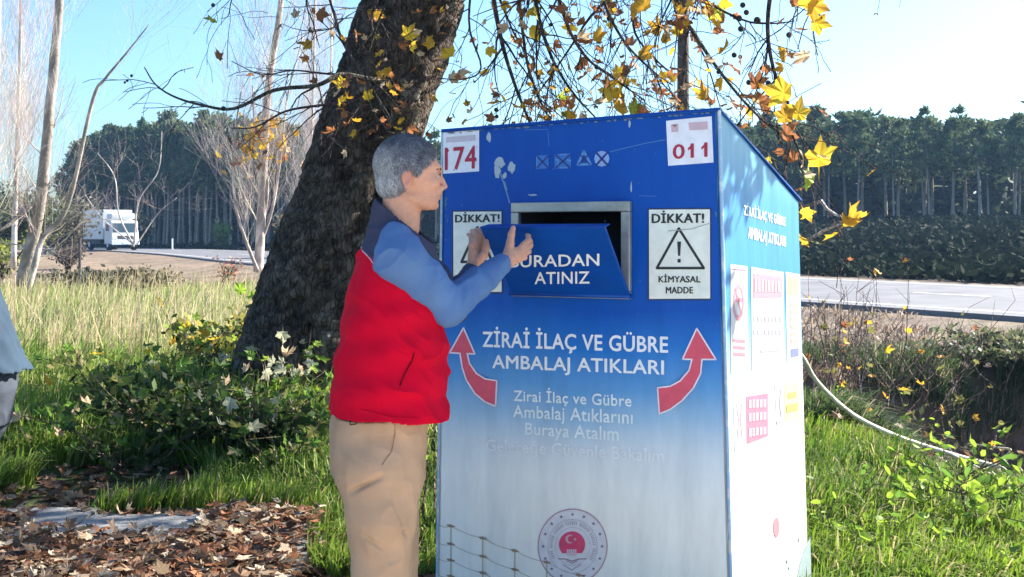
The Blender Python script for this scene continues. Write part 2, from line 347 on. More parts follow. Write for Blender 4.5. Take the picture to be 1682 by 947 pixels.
# undergrowth on the far bank
def tufts(name, pts, zs, size, cols, mat_, k=5, flat=0.6):
    n = len(pts); N = n*k; base = np.repeat(np.concatenate([pts, zs[:, None]], 1), k, axis=0)
    sz = np.repeat(size * RNG.uniform(0.6, 1.4, n), k); c0 = base + RNG.normal(0, 0.42, (N, 3)) * sz[:, None] * np.array([1, 1, flat]) + np.array([0,0,1]) * sz[:, None] * 0.3
    a = RNG.normal(size=(N, 3)); a /= np.linalg.norm(a, axis=1)[:, None]; b = np.cross(a, RNG.normal(size=(N, 3))); b /= np.linalg.norm(b, axis=1)[:, None]
    s = (sz * RNG.uniform(0.16, 0.34, N))[:, None]
    V = np.stack([c0 - a*s, c0 - b*s*.6, c0 + a*s, c0 + b*s*.6], 1).reshape(-1, 3); Q = (np.arange(N)*4)[:, None] + [0,1,2,3]
    cols = np.array(cols); t = RNG.random((N, 1)); c = cols[0]*(1-t) + cols[1]*t
    return obj(name, V, Q, mat_, col=np.repeat(c, 4, axis=0))
MF = mat('foliage', attr=True, rough=0.9, trans=0.15, spec=0.05)
bp_ = spread(10000, 26, 120, lambda d: (-0.5*d, 0.6*d), lambda x, y: (road_s(x, y) > RW + 2.5), 1.0)
o = tufts('undergrowth', bp_, height(bp_[:,0], bp_[:,1]), 0.55, [(0.010, 0.018, 0.012), (0.034, 0.044, 0.024)], MF, 8, 0.22); tag(o, kind='stuff')
# leaf shapes
def plane_leaf(curl=0.25, lobes=5):
    """palmate leaf about 1 unit wide, lying in xy, stem at the origin, tip along +y; (V, T)"""
    pts = []
    spec = [(-125, .30), (-112, .40), (-99, .33), (-84, .36), (-74, .44), (-60, .62), (-50, .50), (-42, .48), (-31, .38), (-20, .50), (-9, .58), (0, .80), (9, .58), (20, .50), (31, .38), (42, .48), (50, .50), (60, .62), (74, .44), (84, .36), (99, .33), (112, .40), (125, .30)]
    for a, r in spec:
        t = math.radians(a); pts.append((math.sin(t) * r, 0.30 + math.cos(t) * r, 0))
    V = [(0, 0.30, 0)] + pts + [(0, 0.06, 0)]
    V = np.array(V); V[:, 2] = -curl * (np.abs(V[:,0])**1.5) * np.sign(.2 + V[:,1]) - curl * 0.7 * (V[:,1]-.3)**2 + 0.05*np.sin(V[:,0]*17 + 5*curl); V[:, :2] *= 1 - .10*curl*np.abs(np.sin(V[:, 1:2]*9 + 3*curl)); V[:, 0] += .06*curl*np.sin(V[:, 1]*6)
    n = len(pts); T = [[0, i+1, i] for i in range(1, n)] + [[0, 1, n+1], [0, n+1, n]]
    V = np.vstack([V, [(-.014, .08, 0), (.014, .08, 0), (.05*curl, -.42, -.12*curl)]]); T.append([n+2, n+3, n+4])
    return V, np.array(T)
def rot_rand(n, tilt=1.0):
    """random rotation matrices; tilt 0 keeps the leaf flat, 1 fully random"""
    yaw = RNG.uniform(0, 2*np.pi, n); ax = RNG.uniform(0, 2*np.pi, n); t = RNG.normal(0, tilt, n)
    out = np.empty((n, 3, 3))
    for i in range(n):
        out[i] = np.array(Matrix.Rotation(t[i], 3, Vector((math.cos(ax[i]), math.sin(ax[i]), 0))) @ Matrix.Rotation(yaw[i], 3, 'Z'))
    return out
def leaves_mesh(name, pos, size, cols, mat_, tilt=0.6, curl=(0.2, 0.9), parent=None):
    n = len(pos); var = [plane_leaf(c) for c in np.linspace(curl[0], curl[1], 4)]; R = rot_rand(n, tilt); VV = []; TT = []; CC = []; k = 0
    cols = np.array(cols)
    for i in range(n):
        V, T = var[i % 4]; s = size * RNG.uniform(0.6, 1.25); VV.append((V * s * np.array([RNG.uniform(.7,1.1), 1, RNG.uniform(-1, 1.4)])) @ R[i].T + pos[i]); TT.append(T + k); k += len(V)
        CC.append(np.broadcast_to(cols[RNG.integers(len(cols))] * RNG.uniform(0.65, 1.3), (len(V), 3)))
    return obj(name, np.concatenate(VV), np.concatenate(TT), mat_, parent, np.concatenate(CC))
def oval_leaf(curl=.3):
    V = [(0,0,0)]; T = []
    for t, w_ in ((.25,.20),(.55,.26),(.8,.15)): V += [(-w_, t, -curl*w_), (0, t, .03), (w_, t, -curl*w_)]
    V.append((0, 1.0, -curl*.5)); T = [[0,2,1],[0,3,2]]
    for i in (1, 4): T += [[i,i+1,i+4],[i,i+4,i+3],[i+1,i+2,i+5],[i+1,i+5,i+4]]
    T += [[7,8,10],[8,9,10]]; V = np.array(V, float); V[:,2] -= curl*.4*V[:,1]**2; return V, np.array(T)
ML = mat('leaf_blades', attr=True, rough=0.6, trans=0.3, spec=0.3)
BR = [(0.17, 0.085, 0.045), (0.26, 0.15, 0.085), (0.40, 0.29, 0.19), (0.10, 0.06, 0.038), (0.22, 0.10, 0.05), (0.52, 0.43, 0.32), (0.27, 0.11, 0.05), (0.14, 0.10, 0.06)]
def litter(name, n, d0, d1, xf, keep, size, cols, dz=0.03, pw=1.3):
    p = spread(n, d0, d1, xf, keep, pw); z = np.maximum(height(p[:,0], p[:,1]), np.where((p[:,1] < 5.6) & (p[:,0] < -.9), 0.065, -1)) + RNG.uniform(0.0, dz, len(p))
    o = leaves_mesh(name, np.stack([p[:,0], p[:,1], z], 1), size, cols, ML, tilt=0.45); tag(o, kind='stuff'); return o
def kp(x, y):
    n = fnoise(np.stack([x, y, 0*x], -1), 1.9); bare = (y > 5.16) & (y < 5.62) & (x < -1.15)
    return clear_of_things(x, y) & (~bare | (n > 0.15)) 
litter('fallen_leaves', 7600, 3.9, 5.75, lambda d: (-0.56*d-.3, -0.02*d - 0.1), kp, 0.066, BR, 0.07, 0.9)
litter('fallen_leaves', 1500, 5.6, 7.2, lambda d: (-0.56*d-.3, -0.08*d), clear_of_things, 0.085, BR[:5], 0.04)
litter('fallen_leaves', 500, 7.0, 12, lambda d: (-0.56*d-.3, 0.5*d), clear_of_things, 0.10, BR, 0.25)
# ---------------------------------------------------------------- the collection bin
BRZ = math.radians(-28); B0 = Vector((0.6705, 3.65, 0)); BM = Matrix.Translation(B0) @ Matrix.Rotation(BRZ, 4, 'Z'); BI = BM.inverted()
bin_ = empty('collection_bin', B0, BRZ, 'tall blue and white metal waste collection bin with open tipping chute and printed warnings', 'waste bin')
CAML = BI @ Vector((0, 0, EYE))
def ray(px, py): return (BI.to_3x3() @ Vector(((px-841)/FPX, 1, (385-py)/FPX)))
def hit(px, py, p0, nrm):
    d = ray(px, py); t = (Vector(p0) - CAML).dot(nrm) / d.dot(nrm); return CAML + d * t
YN = Vector((0, 1, 0))
def FR(px, py, y=0.0): return hit(px, py, (0, y, 0), YN)
a_, b_ = FR(1180.5, 180), FR(1200, 947); sx = (a_.x - b_.x) / (a_.z - b_.z); XR = lambda z: a_.x + (z - a_.z) * sx
c_, d_ = FR(727, 215), FR(718, 947); sl_ = (c_.x - d_.x) / (c_.z - d_.z); XL = lambda z: c_.x + (z - c_.z) * sl_
SN = Vector((1, 0, -sx)).normalized()
def SD(px, py, off=0.0): return hit(px, py, Vector((XR(0), 0, 0)) + SN * off, SN)
e_ = SD(1308.5, 331); f_ = SD(1330, 947); YB = (e_.y + f_.y) / 2; ZB = e_.z; ZTR = a_.z; ZTL = c_.z
print('bin', a_, c_, e_, f_)
BLUE = [lin((12, 84, 190)), lin((14, 92, 196))]
WHT = (0.62, 0.64, 0.66)
gf = gradmat('bin_front_print', [(0, (0.93, 0.89, 0.81)), (0.10, (0.87, 0.86, 0.81)), (0.19, (0.68, 0.74, 0.77)), (0.26, (0.34, 0.53, 0.70)), (0.34, (0.12, 0.34, 0.64)), (0.44, (0.02, 0.19, 0.56)), (0.54, (0.001, 0.085, 0.42)), (1, (0.001, 0.068, 0.36))], 0.45, 1.80)
gs = gradmat('bin_side_print', [(0, (0.66, 0.66, 0.66)), (0.26, (0.58, 0.62, 0.66)), (0.42, (0.24, 0.44, 0.60)), (0.55, (0.045, 0.22, 0.46)), (0.80, (0.045, 0.22, 0.46)), (1, (0.14, 0.33, 0.46))], 0.45, 1.80)  # front's gradient with the blue paled, as if washed out by sunlight
MBL = mat('blue_paint', color=(0.001, 0.060, 0.31), rough=0.42, spec=0.25, var=0.12, bump=0.15, bscale=9)
MST = mat('worn_steel', color=(0.42, 0.41, 0.36), rough=0.45, metal=0.6, var=0.25, vscale=14, bump=0.3, bscale=60, dirt=((0.2, 0.15, 0.1), 9.0, 0.62))
MDK = mat('dark_interior', color=(0.02, 0.022, 0.025), rough=0.8, var=0.3)
def plate(name, pts, dirn, thick, m, parent=bin_, bev=0.0):
    """a flat polygon given by local points, extruded by thick along dirn"""
    n = len(pts); V = [Vector(p) for p in pts] + [Vector(p) + Vector(dirn) * thick for p in pts]
    me = bpy.data.meshes.new(name); me.from_pydata([tuple(v) for v in V], [], [list(range(n)), list(range(2*n-1, n-1, -1))] + [[i, i+n, (i+1) % n + n, (i+1) % n] for i in range(n)])
    import bmesh
    bm = bmesh.new(); bm.from_mesh(me); bmesh.ops.recalc_face_normals(bm, faces=bm.faces); bm.to_mesh(me); bm.free()
    o = link(name, me, parent, m)
    if bev: bevel(o, bev)
    return o
# opening (local x, z) on the front
oTL, oTR, oBR = FR(856, 351), FR(1023, 344.5), FR(1024, 478); OX0, OX1 = oTL.x, (oTR.x + oBR.x)/2; OZ1 = (oTL.z + oTR.z)/2; OZ0 = oBR.z
# front panel: a ring of strips round the opening, finely divided
VX1, VX2 = FR(797, 800).x, FR(1116, 800).x
def front_panel():
    zs = np.unique(np.concatenate([np.linspace(0.06, OZ0, 14), [OZ0, OZ1], np.linspace(OZ1, 1.9, 7)])); nu = 24
    us = np.unique(np.concatenate([np.linspace(0, 1, 9)]))
    V = []; Q = []
    ztop = lambda u: ZTL + (ZTR - ZTL) * u
    cols_ = [('l', None, OX0), ('m', OX0, OX1), ('r', OX1, None)]
    bag = Bag()
    for tg, xa, xb in cols_:
        for z0, z1 in zip(zs[:-1], zs[1:]):
            zm = (z0 + z1) / 2
            if z0 > 1.85: continue
            if tg == 'm' and OZ0 - 1e-6 < zm < OZ1: continue
            k = 18
            vv = []
            for z in (z0, z1):
                for i in range(k + 1):
                    a = XL(min(z, ZTL)) if xa is None else xa; b = XR(min(z, ZTR)) if xb is None else xb
                    x = a + (b - a) * i / k; u = (x - XL(z)) / (XR(z) - XL(z)); zz = min(z, ztop(u)); 
                    if z1 >= zs[-1] - 1e-6 and z == z1: zz = ztop(u)
                    vv.append((x, .006*(math.exp(-((x-VX1)/.024)**2) + math.exp(-((x-VX2)/.024)**2))*float(sstep(1.12, .92, zz)), zz))
            bag.add(vv, [[i, i+1, k+2+i, k+1+i] for i in range(k)])
    return bag.build('front_panel', gf, bin_, True, False)
zs_ok = True
front_panel()
# side, back, roof, floor
T = 0.0
def shell():
    right = [(XR(0.06), 0, 0.06), (XR(0.06), YB, 0.06), (XR(ZB), YB, ZB), (XR(ZTR), 0, ZTR)]
    plate('side_panel', right, -SN, 0.012, gs)
    left = [(XL(0.06), 0, 0.06), (XL(0.06), YB, 0.06), (XL(ZB), YB, ZB), (XL(ZTL), 0, ZTL)]
    plate('side_panel', left, (1, 0, 0), 0.012, gs)
    plate('back_panel', [(XL(0.06)+.013, YB, 0.06), (XR(0.06)-.013, YB, 0.06), (XR(ZB)-.013, YB, ZB), (XL(ZB)+.013, YB, ZB)], (0, -1, 0), 0.012, MBL)
    plate('roof_panel', [(XL(ZTL), -0.012, ZTL+.001), (XR(ZTR)+.008, -0.012, ZTR+.001), (XR(ZB)+.010, YB+.02, ZB+.004), (XL(ZB)-.008, YB+.02, ZB+.004)], (0, 0.45, 0.89), 0.006, MBL)
    plate('floor_panel', [(XL(0.06)+.013, .013, 0.065), (XR(0.06)-.013, .013, 0.065), (XR(0.06)-.013, YB-.013, 0.065), (XL(0.06)+.013, YB-.013, 0.065)], (0, 0, 1), 0.01, MDK)
    for x, y in ((XL(0)+.06, .06), (XR(0)-.06, .06), (XL(0)+.06, YB-.06), (XR(0)-.06, YB-.06)):
        V = box_arr((x, y, 0.02), (0.07, 0.07, 0.09)); obj('foot', V, BOXQ, MST, bin_)
    # folded corner edges: thin rounded bars
    b = Bag(); bag_tube(b, [(XR(.06)+.001, 0.001, .06), (XR(ZTR)+.001, 0.001, ZTR)], 0.006, 6); b.build('corner_edge', mat('worn_edge', color=(0.30, 0.45, 0.62), rough=0.5, dirt=((.62,.64,.66), 20, 0.5)), bin_, True, False)
    b = Bag(); bag_tube(b, [(XL(.06)-.001, 0.001, .06), (XL(ZTL)-.001, 0.001, ZTL)], 0.005, 6); b.build('corner_edge', MATS['worn_edge'], bin_, True, False)
    b = Bag(); bag_tube(b, [(XL(ZTL), -.004, ZTL), (XR(ZTR), -.004, ZTR)], 0.006, 6); b.build('top_edge', MBL, bin_, True, False)
shell()
# chute box inside
def chute():
    d = 0.34; V = []; x0, x1, z0, z1 = OX0 - .004, OX1 + .004, OZ0 - .004, OZ1 + .004
    pts = [(x0, .002, z0), (x1, .002, z0), (x1, .002, z1), (x0, .002, z1), (x0, d, z0 - .1), (x1, d, z0 - .1), (x1, d, z1), (x0, d, z1)]
    obj('chute_box', np.array(pts), np.array([[0,1,5,4],[1,2,6,5],[2,3,7,6],[3,0,4,7],[4,5,6,7]]), MDK, bin_)
chute()
# steel frame round the opening
fo = [FR(844, 335), FR(1037.5, 327.5), FR(1039, 491), FR(843, 492)]; 
FX0, FX1, FZ1, FZ0 = (fo[0].x + fo[3].x)/2, (fo[1].x + fo[2].x)/2, (fo[0].z+fo[1].z)/2, fo[2].z
def bar(x0, x1, z0, z1, name='opening_frame', m=MST, y=-0.011, t=0.020, parent=bin_):
    o = obj(name, box_arr(((x0+x1)/2, y, (z0+z1)/2), (x1-x0, t, z1-z0)), BOXQ, m, parent); bevel(o, 0.003); return o
fr = link('opening_frame', bpy.data.meshes.new('opening_frame'), bin_, MST)
bag = Bag()
for x0, x1, z0, z1 in ((FX0, FX1, OZ1, FZ1), (FX0, FX1, FZ0, OZ0), (FX0, OX0, OZ0+.0005, OZ1-.0005), (OX1, FX1, OZ0+.0005, OZ1-.0005)):
    bag.add(box_arr(((x0+x1)/2, -0.011, (z0+z1)/2), (x1-x0, 0.020, z1-z0)), BOXQ)
bpy.data.objects.remove(fr); fr = bag.build('opening_frame', MST, bin_, usecol=False); bevel(fr, 0.003)
# tipping flap, hinged along its lower edge and leaning out
fl_out = 0.225; hz = FR(1036, 486, -0.02).z; ft = FR(993, 374, -fl_out - 0.02); hz_x1 = FR(1034, 486, -0.02).x; hx0 = FX0 + 0.006
FT_Z = ft.z; FLN = Vector((0, -(FT_Z - hz), fl_out)); FLN = Vector((0, -(FT_Z-hz), -fl_out)).normalized()   # outward normal of the flap's face
x1t = ft.x; x0t = hx0 + 0.0
fp = [(hx0, -0.024, hz), (hz_x1, -0.024, hz), (x1t, -0.02-fl_out, FT_Z), (x0t, -0.02-fl_out, FT_Z)]
flap = plate('chute_flap', fp, -FLN, 0.012, MBL); bevel(flap, 0.003)
plate('flap_lip', [(x0t, -0.02-fl_out, FT_Z+.001), (x1t, -0.02-fl_out, FT_Z+.001), (x1t-.004, 0.03-fl_out, FT_Z+.010), (x0t+.004, 0.03-fl_out, FT_Z+.010)], (0, 0, 1), 0.004, MBL, flap)
b = Bag(); bag_tube(b, [(hx0-.01, -.02, hz), (hz_x1+.004, -.02, hz)], 0.009, 8, cap=True); b.build('hinge', MBL, flap, True, False)
FL0 = Vector(fp[0])
def FP(px, py, off=0.0): return hit(px, py, FL0 + FLN*off, FLN)
# ---- flat print: polygons and lettering laid on a panel plane by its own coordinates
PM = {}
def pm(name, c, rough=0.5):
    if name not in PM: PM[name] = mat('print_' + name, color=c, rough=rough, var=0.10, vscale=30)
    return PM[name]
WH = pm('white', (0.86, 0.88, 0.88)); PK = pm('pale_white', (0.76, 0.84, 0.86)); FD = pm('faded_white', (0.80, 0.82, 0.83)); BK = pm('black', (0.02, 0.02, 0.022)); CRM = pm('cream', (0.82, 0.82, 0.70)); RD = pm('red', (0.50, 0.03, 0.07)); CR = pm('crimson', (0.42, 0.012, 0.05))
PNK = pm('pink', (0.62, 0.42, 0.45)); SGR = pm('sticker_white', (0.82, 0.80, 0.82)); NV = pm('navy', (0.012, 0.03, 0.10)); LB = pm('light_blue', (0.10, 0.27, 0.60)); SCR = pm('bare_patch', (0.40, 0.47, 0.50)); YL = pm('pale_yellow', (0.70, 0.66, 0.30)); DG = pm('grey', (0.33, 0.33, 0.35)); BRN = pm('brown', (0.34, 0.23, 0.15)); BRL = pm('pale_brown', (0.52, 0.44, 0.35))
YLN = {'f': Vector((0,-1,0)), 's': SN, 'p': FLN}
def on(pl, px, py, off):
    return FR(px, py, -off) if pl == 'f' else (SD(px, py, off) if pl == 's' else FP(px, py, off))
def flat(name, pl, polys, off, m, parent=bin_):
    """polys: lists of px corners on plane pl; one thin mesh standing off the panel by off (m)"""
    V = []; F = []
    for pts in polys:
        k = len(V); V += [on(pl, x, y, off) for x, y in pts]; F.append(list(range(k, k + len(pts))))
    me = bpy.data.meshes.new(name); me.from_pydata([tuple(v) for v in V], [], F)
    import bmesh
    bm = bmesh.new(); bm.from_mesh(me); bmesh.ops.triangulate(bm, faces=bm.faces); bm.normal_update()
    nn = YLN[pl]
    for f in bm.faces:
        if f.normal.dot(nn) < 0: f.normal_flip()
    bm.to_mesh(me); bm.free()
    o = link(name, me, parent, m)
    if name in ('small_print', 'heading_marks', 'block_marks', 'emblem_inscription', 'fence_wires', 'scratch', 'chipped_paint', 'chipped_rim', 'bare_patch', 'sticker_header', 'paint_run', 'grime_specks'): o['kind'] = 'stuff'
    return o
def line(pts, wd):
    """polyline (px) -> quads of width wd"""
    out = []
    for (x0, y0), (x1, y1) in zip(pts[:-1], pts[1:]):
        l = math.hypot(x1-x0, y1-y0) or 1; nx_, ny_ = -(y1-y0)/l*wd/2, (x1-x0)/l*wd/2; ex, ey = (x1-x0)/l*wd*.3, (y1-y0)/l*wd*.3
        out.append([(x0-ex+nx_, y0-ey+ny_), (x1+ex+nx_, y1+ey+ny_), (x1+ex-nx_, y1+ey-ny_), (x0-ex-nx_, y0-ey-ny_)])
    return out
_tc = {}
def glyphs(s, bold):
    if (s, bold) not in _tc:
        cu = bpy.data.curves.new('lettering', 'FONT'); cu.body = s; cu.size = 1; cu.offset = 0; cu.resolution_u = 3; cu.space_character = 1.04
        t = bpy.data.objects.new('lettering', cu); COL.objects.link(t); dg = bpy.context.evaluated_depsgraph_get(); me = bpy.data.meshes.new_from_object(t.evaluated_get(dg))
        V = np.empty(len(me.vertices)*3); me.vertices.foreach_get('co', V); V = V.reshape(-1, 3); F = [tuple(p.vertices) for p in me.polygons]
        bpy.data.objects.remove(t); bpy.data.curves.remove(cu); bpy.data.meshes.remove(me)
        V[:, :2] -= V[:, :2].min(0); V[:, :2] /= V[:, :2].max(0); _tc[(s, bold)] = (V, F)
    return _tc[(s, bold)]
def text(name, pl, s, TL, TR, BRc, BL, off, m, bold=0.012, parent=bin_):
    V, F = glyphs(s, 0.0); out = []; FF = []; n = len(s)
    sh = bold * 1.1 / (0.62 * n)                                       # stroke widening as a share of the line's width
    for k, (dx, dy) in enumerate(((0, 0), (-sh, 0), (sh, 0), (0, .018), (0, -.018))):
        c = [on(pl, *q, off + k*0.00012) for q in (TL, TR, BRc, BL)]; b0 = len(out)
        for x, y, _ in V:
            x2, y2 = x + dx, y + dy; t = c[0] + (c[1]-c[0])*x2; b = c[3] + (c[2]-c[3])*x2; out.append(tuple(b + (t-b)*y2))
        FF += [tuple(i + b0 for i in f) for f in F]
    me = bpy.data.meshes.new(name); me.from_pydata(out, [], FF); me.update()
    return link(name, me, parent, m)
E1, E2, E3 = 0.0016, 0.0028, 0.0040
text('lettering', 'f', 'ZİRAİ İLAÇ VE GÜBRE', (793,536), (1097,544), (1097,585), (793,575), E1, WH, 0.022)
text('lettering', 'f', 'AMBALAJ ATIKLARI', (809,583), (1090,592), (1090,622), (809,611), E1, WH, 0.022)
text('lettering', 'f', 'Zirai İlaç ve Gübre', (844,635), (1037,642), (1037,672), (844,662), E1, PK, 0.016)
text('lettering', 'f', 'Ambalaj Atıklarını', (843,665), (1039,674), (1039,703), (843,691), E1, PK, 0.016)
text('lettering', 'f', 'Buraya Atalım', (863,694), (1016,701), (1016,731), (863,719), E1, PK, 0.016)
text('lettering', 'f', 'Geleceğe Güvenle Bakalım', (799,719), (1090,735), (1090,765), (799,745), E1, FD, 0.018)
text('lettering', 'p', 'BURADAN', (838,420), (984,416.5), (984,436), (838,439), E1, WH, 0.012, flap)
text('lettering', 'p', 'ATINIZ', (878.5,447), (968,445.5), (968,465), (878.5,466), E1, WH, 0.012, flap)
# arrows
hr = [(1144.5,539), (1176,590), (1153,590), (1151,613), (1139,637), (1120,658), (1101,672), (1083,679.5), (1080,636.5), (1101,634), (1117.5,625), (1131.8,608), (1136.5,590), (1121,589.5)]
hl = [(761.3,538), (738.5,579), (755.5,580), (759,603), (766,624), (780,646), (797,660), (814,667), (816,625), (797,622), (782.5,613), (771,596), (767.5,580.5), (780,581)]
for pts in (hr, hl):
    ar = flat('printed_arrow', 'f', [pts], E1, pm('arrow_red', (0.72, 0.08, 0.13))); flat('arrow_outline', 'f', line(pts + [pts[0]], 2.4), E2, pm('outline_pink', (0.86, 0.74, 0.80)), ar)
# number stickers
s1 = flat('number_sticker', 'f', [[(728,216), (787,212.5), (787,281), (728,285)]], E1, SGR); text('lettering', 'f', '174', (731,242.5), (782,239), (782,276), (731,279), E2, CR, 0.02, s1)
flat('sticker_header', 'f', [[(733,225), (781,221), (781,231), (733,234)]], E2, pm('pale_header', (0.58, 0.50, 0.54)), s1)
s2 = flat('number_sticker', 'f', [[(1094,198), (1169,190.5), (1172,266.5), (1097.5,272)]], E1, SGR); text('lettering', 'f', '011', (1105.5,237.5), (1161.5,233.5), (1161.5,257), (1105.5,261), E2, CR, 0.02, s2)
flat('sticker_header', 'f', [[(1102,204), (1114,203), (1114,216), (1103,217)], [(1131,201), (1162,199), (1163,212), (1132,214)]], E2, PNK, s2)
flat('sticker_emblem', 'f', [[(1104,205), (1112,204.4), (1108.5,209)]], E3, pm('dull_red', (0.3, .12, .13)), s2)
flat('digit_flag', 'f', [[(730.5,250.5), (736,244), (737.5,247.5), (731.5,253.5)]], E2, CR, s1)
for q_ in ([(1129.5,243.5), (1136,237), (1137,241.5), (1130.5,247)], [(1151.5,242), (1158,235.5), (1159,240), (1152.5,245.5)]): flat('digit_flag', 'f', [q_], E2, CR, s2)
# warning signs
def sign(x0, yt, x1, yb, apex, bl, brp, dk, kim=None, mad=None):
    s = flat('warning_sign', 'f', [[(x0-2.5, yt-2.5), (x1+2.5, yt-3), (x1+2.5, yb+3), (x0-2.5, yb+3)]], E1, NV)
    flat('sign_face', 'f', [[(x0, yt), (x1, yt-.6), (x1+.5, yb), (x0+.3, yb+.6)]], E2, CRM, s)
    text('lettering', 'f', 'DİKKAT!', *dk, E3, BK, 0.04, s)
    tri = flat('warning_triangle', 'f', line([apex, brp, bl, apex], 4.2), E3, BK, s)
    cx, cy = apex[0] + .5, (apex[1] + bl[1]) / 2; h = bl[1] - apex[1]
    flat('exclamation_mark', 'f', [[(cx-3.2, cy-h*.17), (cx+3.2, cy-h*.17), (cx+1.8, cy+h*.19), (cx-1.8, cy+h*.19)], [(cx-2.6, cy+h*.27), (cx+2.6, cy+h*.27), (cx+2.6, cy+h*.36), (cx-2.6, cy+h*.36)]], E3, BK, s)
    text('lettering', 'f', 'KİMYASAL', *kim, E3, BK, 0.03, s); text('lettering', 'f', 'MADDE', *mad, E3, BK, 0.03, s)
sign(1066, 344, 1166, 490, (1115,375), (1079,440), (1156,440), ((1071,346), (1156,345), (1156,365.5), (1071,366)), ((1082,449.5), (1150,449.5), (1150,463.5), (1082,463.5)), ((1094,471), (1138,471), (1138,481.5), (1094,481.5)))
sign(744.5, 347.5, 823.5, 479, (784,373), (758,430), (808,429), ((748,348.5), (820,347), (820,364), (748,365)), ((756,441), (812,440), (812,452), (756,453)), ((766,461), (801,460.5), (801,470), (766,470.5)))
# four faint crossed symbols
flat('crossed_symbol', 'f', [[(881,255), (901,254), (901,276), (881,277.5)]] , E1, pm('ghost_blue', (0.03, 0.16, 0.50))); flat('symbol_stroke', 'f', line([(881.5,256), (881.8,277)], 1.8), E2, LB)
flat('crossed_symbol', 'f', [[(911,253), (937,251), (938,276), (911,277)]], E1, PM['ghost_blue']); flat('symbol_stroke', 'f', line([(920,253.3), (930,253)], 2) + line([(912,262),(917,262),(917,272)], 2.5) + line([(932,262),(937,264)], 3) + line([(920,275),(931,275)], 2.5), E2, LB)
flat('crossed_symbol', 'f', line([(959,248), (949,270), (970,269), (959,248)], 4), E1, pm('ghost_pale', (0.10, 0.28, 0.60)))
flat('crossed_symbol', 'f', [[(988.5+12.5*math.cos(t*.5236), 260.3+13*math.sin(t*.5236)) for t in range(12)]], E1, pm('ghost_white', (0.26, 0.38, 0.66)))
for x0, x1, y0, y1, wd in ((882,900,256,275,2.6), (913,936,254,275,2.8), (951,968,252,269,2.4), (979,998,250,271,3.4)):
    flat('symbol_cross', 'f', line([(x0,y0),(x1,y1)], wd) + line([(x1,y0),(x0,y1)], wd), E2, pm('cross_navy', (0.012, 0.035, 0.19)))
# scratches and bare patches
def blob(cx, cy, rx, ry, n=14, seed=0, k=.3):
    r = random.Random(seed); return [(cx + rx*(1+r.uniform(-k,k))*math.cos(2*math.pi*i/n), cy + ry*(1+r.uniform(-k,k))*math.sin(2*math.pi*i/n)) for i in range(n)]
flat('bare_patch', 'f', [blob(821,266,9,9,14,1), blob(817,281,5,12,12,2), blob(841,275,6,9,12,3), blob(829,288,3.5,5,9,4)], E1, SCR)
flat('paint_run', 'f', line([(822,285),(828,302),(831,312),(835,325),(837,333)], 2.2) + line([(829,298),(833,312)], 1.5), E1, pm('run_blue', (0.16, 0.30, 0.48)))
flat('bare_patch', 'f', [blob(803,224,3.2,8,10,5,.4), blob(1034,203,1.8,6,8,6,.4), blob(874,320,9,1.5,10,7,.4), blob(1037,308,1.4,9,8,8,.4)], E1, SCR)
flat('scratch', 'f', line([(1002,249),(1030,242),(1060,235),(1093,229)], 1.0) + line([(1050,321),(1078,322)], 0.8) + line([(862,213),(900,212)], 0.7) + line([(900,215),(902,240)], .7), E1, pm('scratch_blue', (0.10, 0.25, 0.50)))
flat('scratch', 'f', line([(1098,379),(1135,376),(1167,366)], 1.3), 0.005, pm('scratch_grey', (0.38, 0.38, 0.36)))
r_ = random.Random(5); flat('chipped_rim', 'f', [blob(740 + i*14.2 + r_.uniform(-5,5), 216.5 - (i*14.2)*.0775 + r_.uniform(-.5,2), r_.uniform(2,7), r_.uniform(.8,2), 8, i, .4) for i in range(31)], E1, pm('rim_dirt', (0.16, 0.19, 0.22)))
r_ = random.Random(9); flat('chipped_paint', 'f', [blob(r_.choice([731, 1176, 1178, 734]) + r_.uniform(-3,3), r_.uniform(290, 560), r_.uniform(.8,2), r_.uniform(1,5), 7, i, .4) for i in range(14)] + [blob(r_.uniform(740,1175), r_.uniform(225,530), r_.uniform(.5,1.3), r_.uniform(.5,2.5), 6, i, .4) for i in range(26)], E1, pm('chip', (0.05, 0.14, 0.30)))
# printed wire fence at the lower left
fk = [(740.5, [863.5, 893, 919.5, 946]), (793, [883.5, 913.5, 940.5, 968]), (845.5, [904, 935, 962, 990]), (898, [923, 955, 983, 1008]), (951, [944, 975, 1003, 1028]), (1004, [966, 996, 1023, 1047])]
fn = flat('printed_fence', 'f', sum([line([(x, ys_[0]), (x, ys_[-1] + 60)], 2.0) for x, ys_ in fk], []), E1, BRL)
for x, ys_ in fk:
    for y in ys_: flat('fence_knot', 'f', [[(x-8, y-2), (x, y-2.6), (x+8, y+1.6), (x+1, y+2.8), (x-3, y+2)]], E2, BRN, fn)
wl = []
for k in range(4):
    pts = [(720, fk[0][1][k] - 2)] + [(x, ys_[k]) for x, ys_ in fk]; q = []
    for (x0, y0), (x1, y1) in zip(pts[:-1], pts[1:]): q += [(x0 + (x1-x0)*t/4, y0 + (y1-y0)*t/4 + 3*math.sin(math.pi*t/4)) for t in range(4)]
    wl += line(q + [pts[-1]], 1.1)
flat('fence_wires', 'f', wl, 0.0012, BRL, fn)
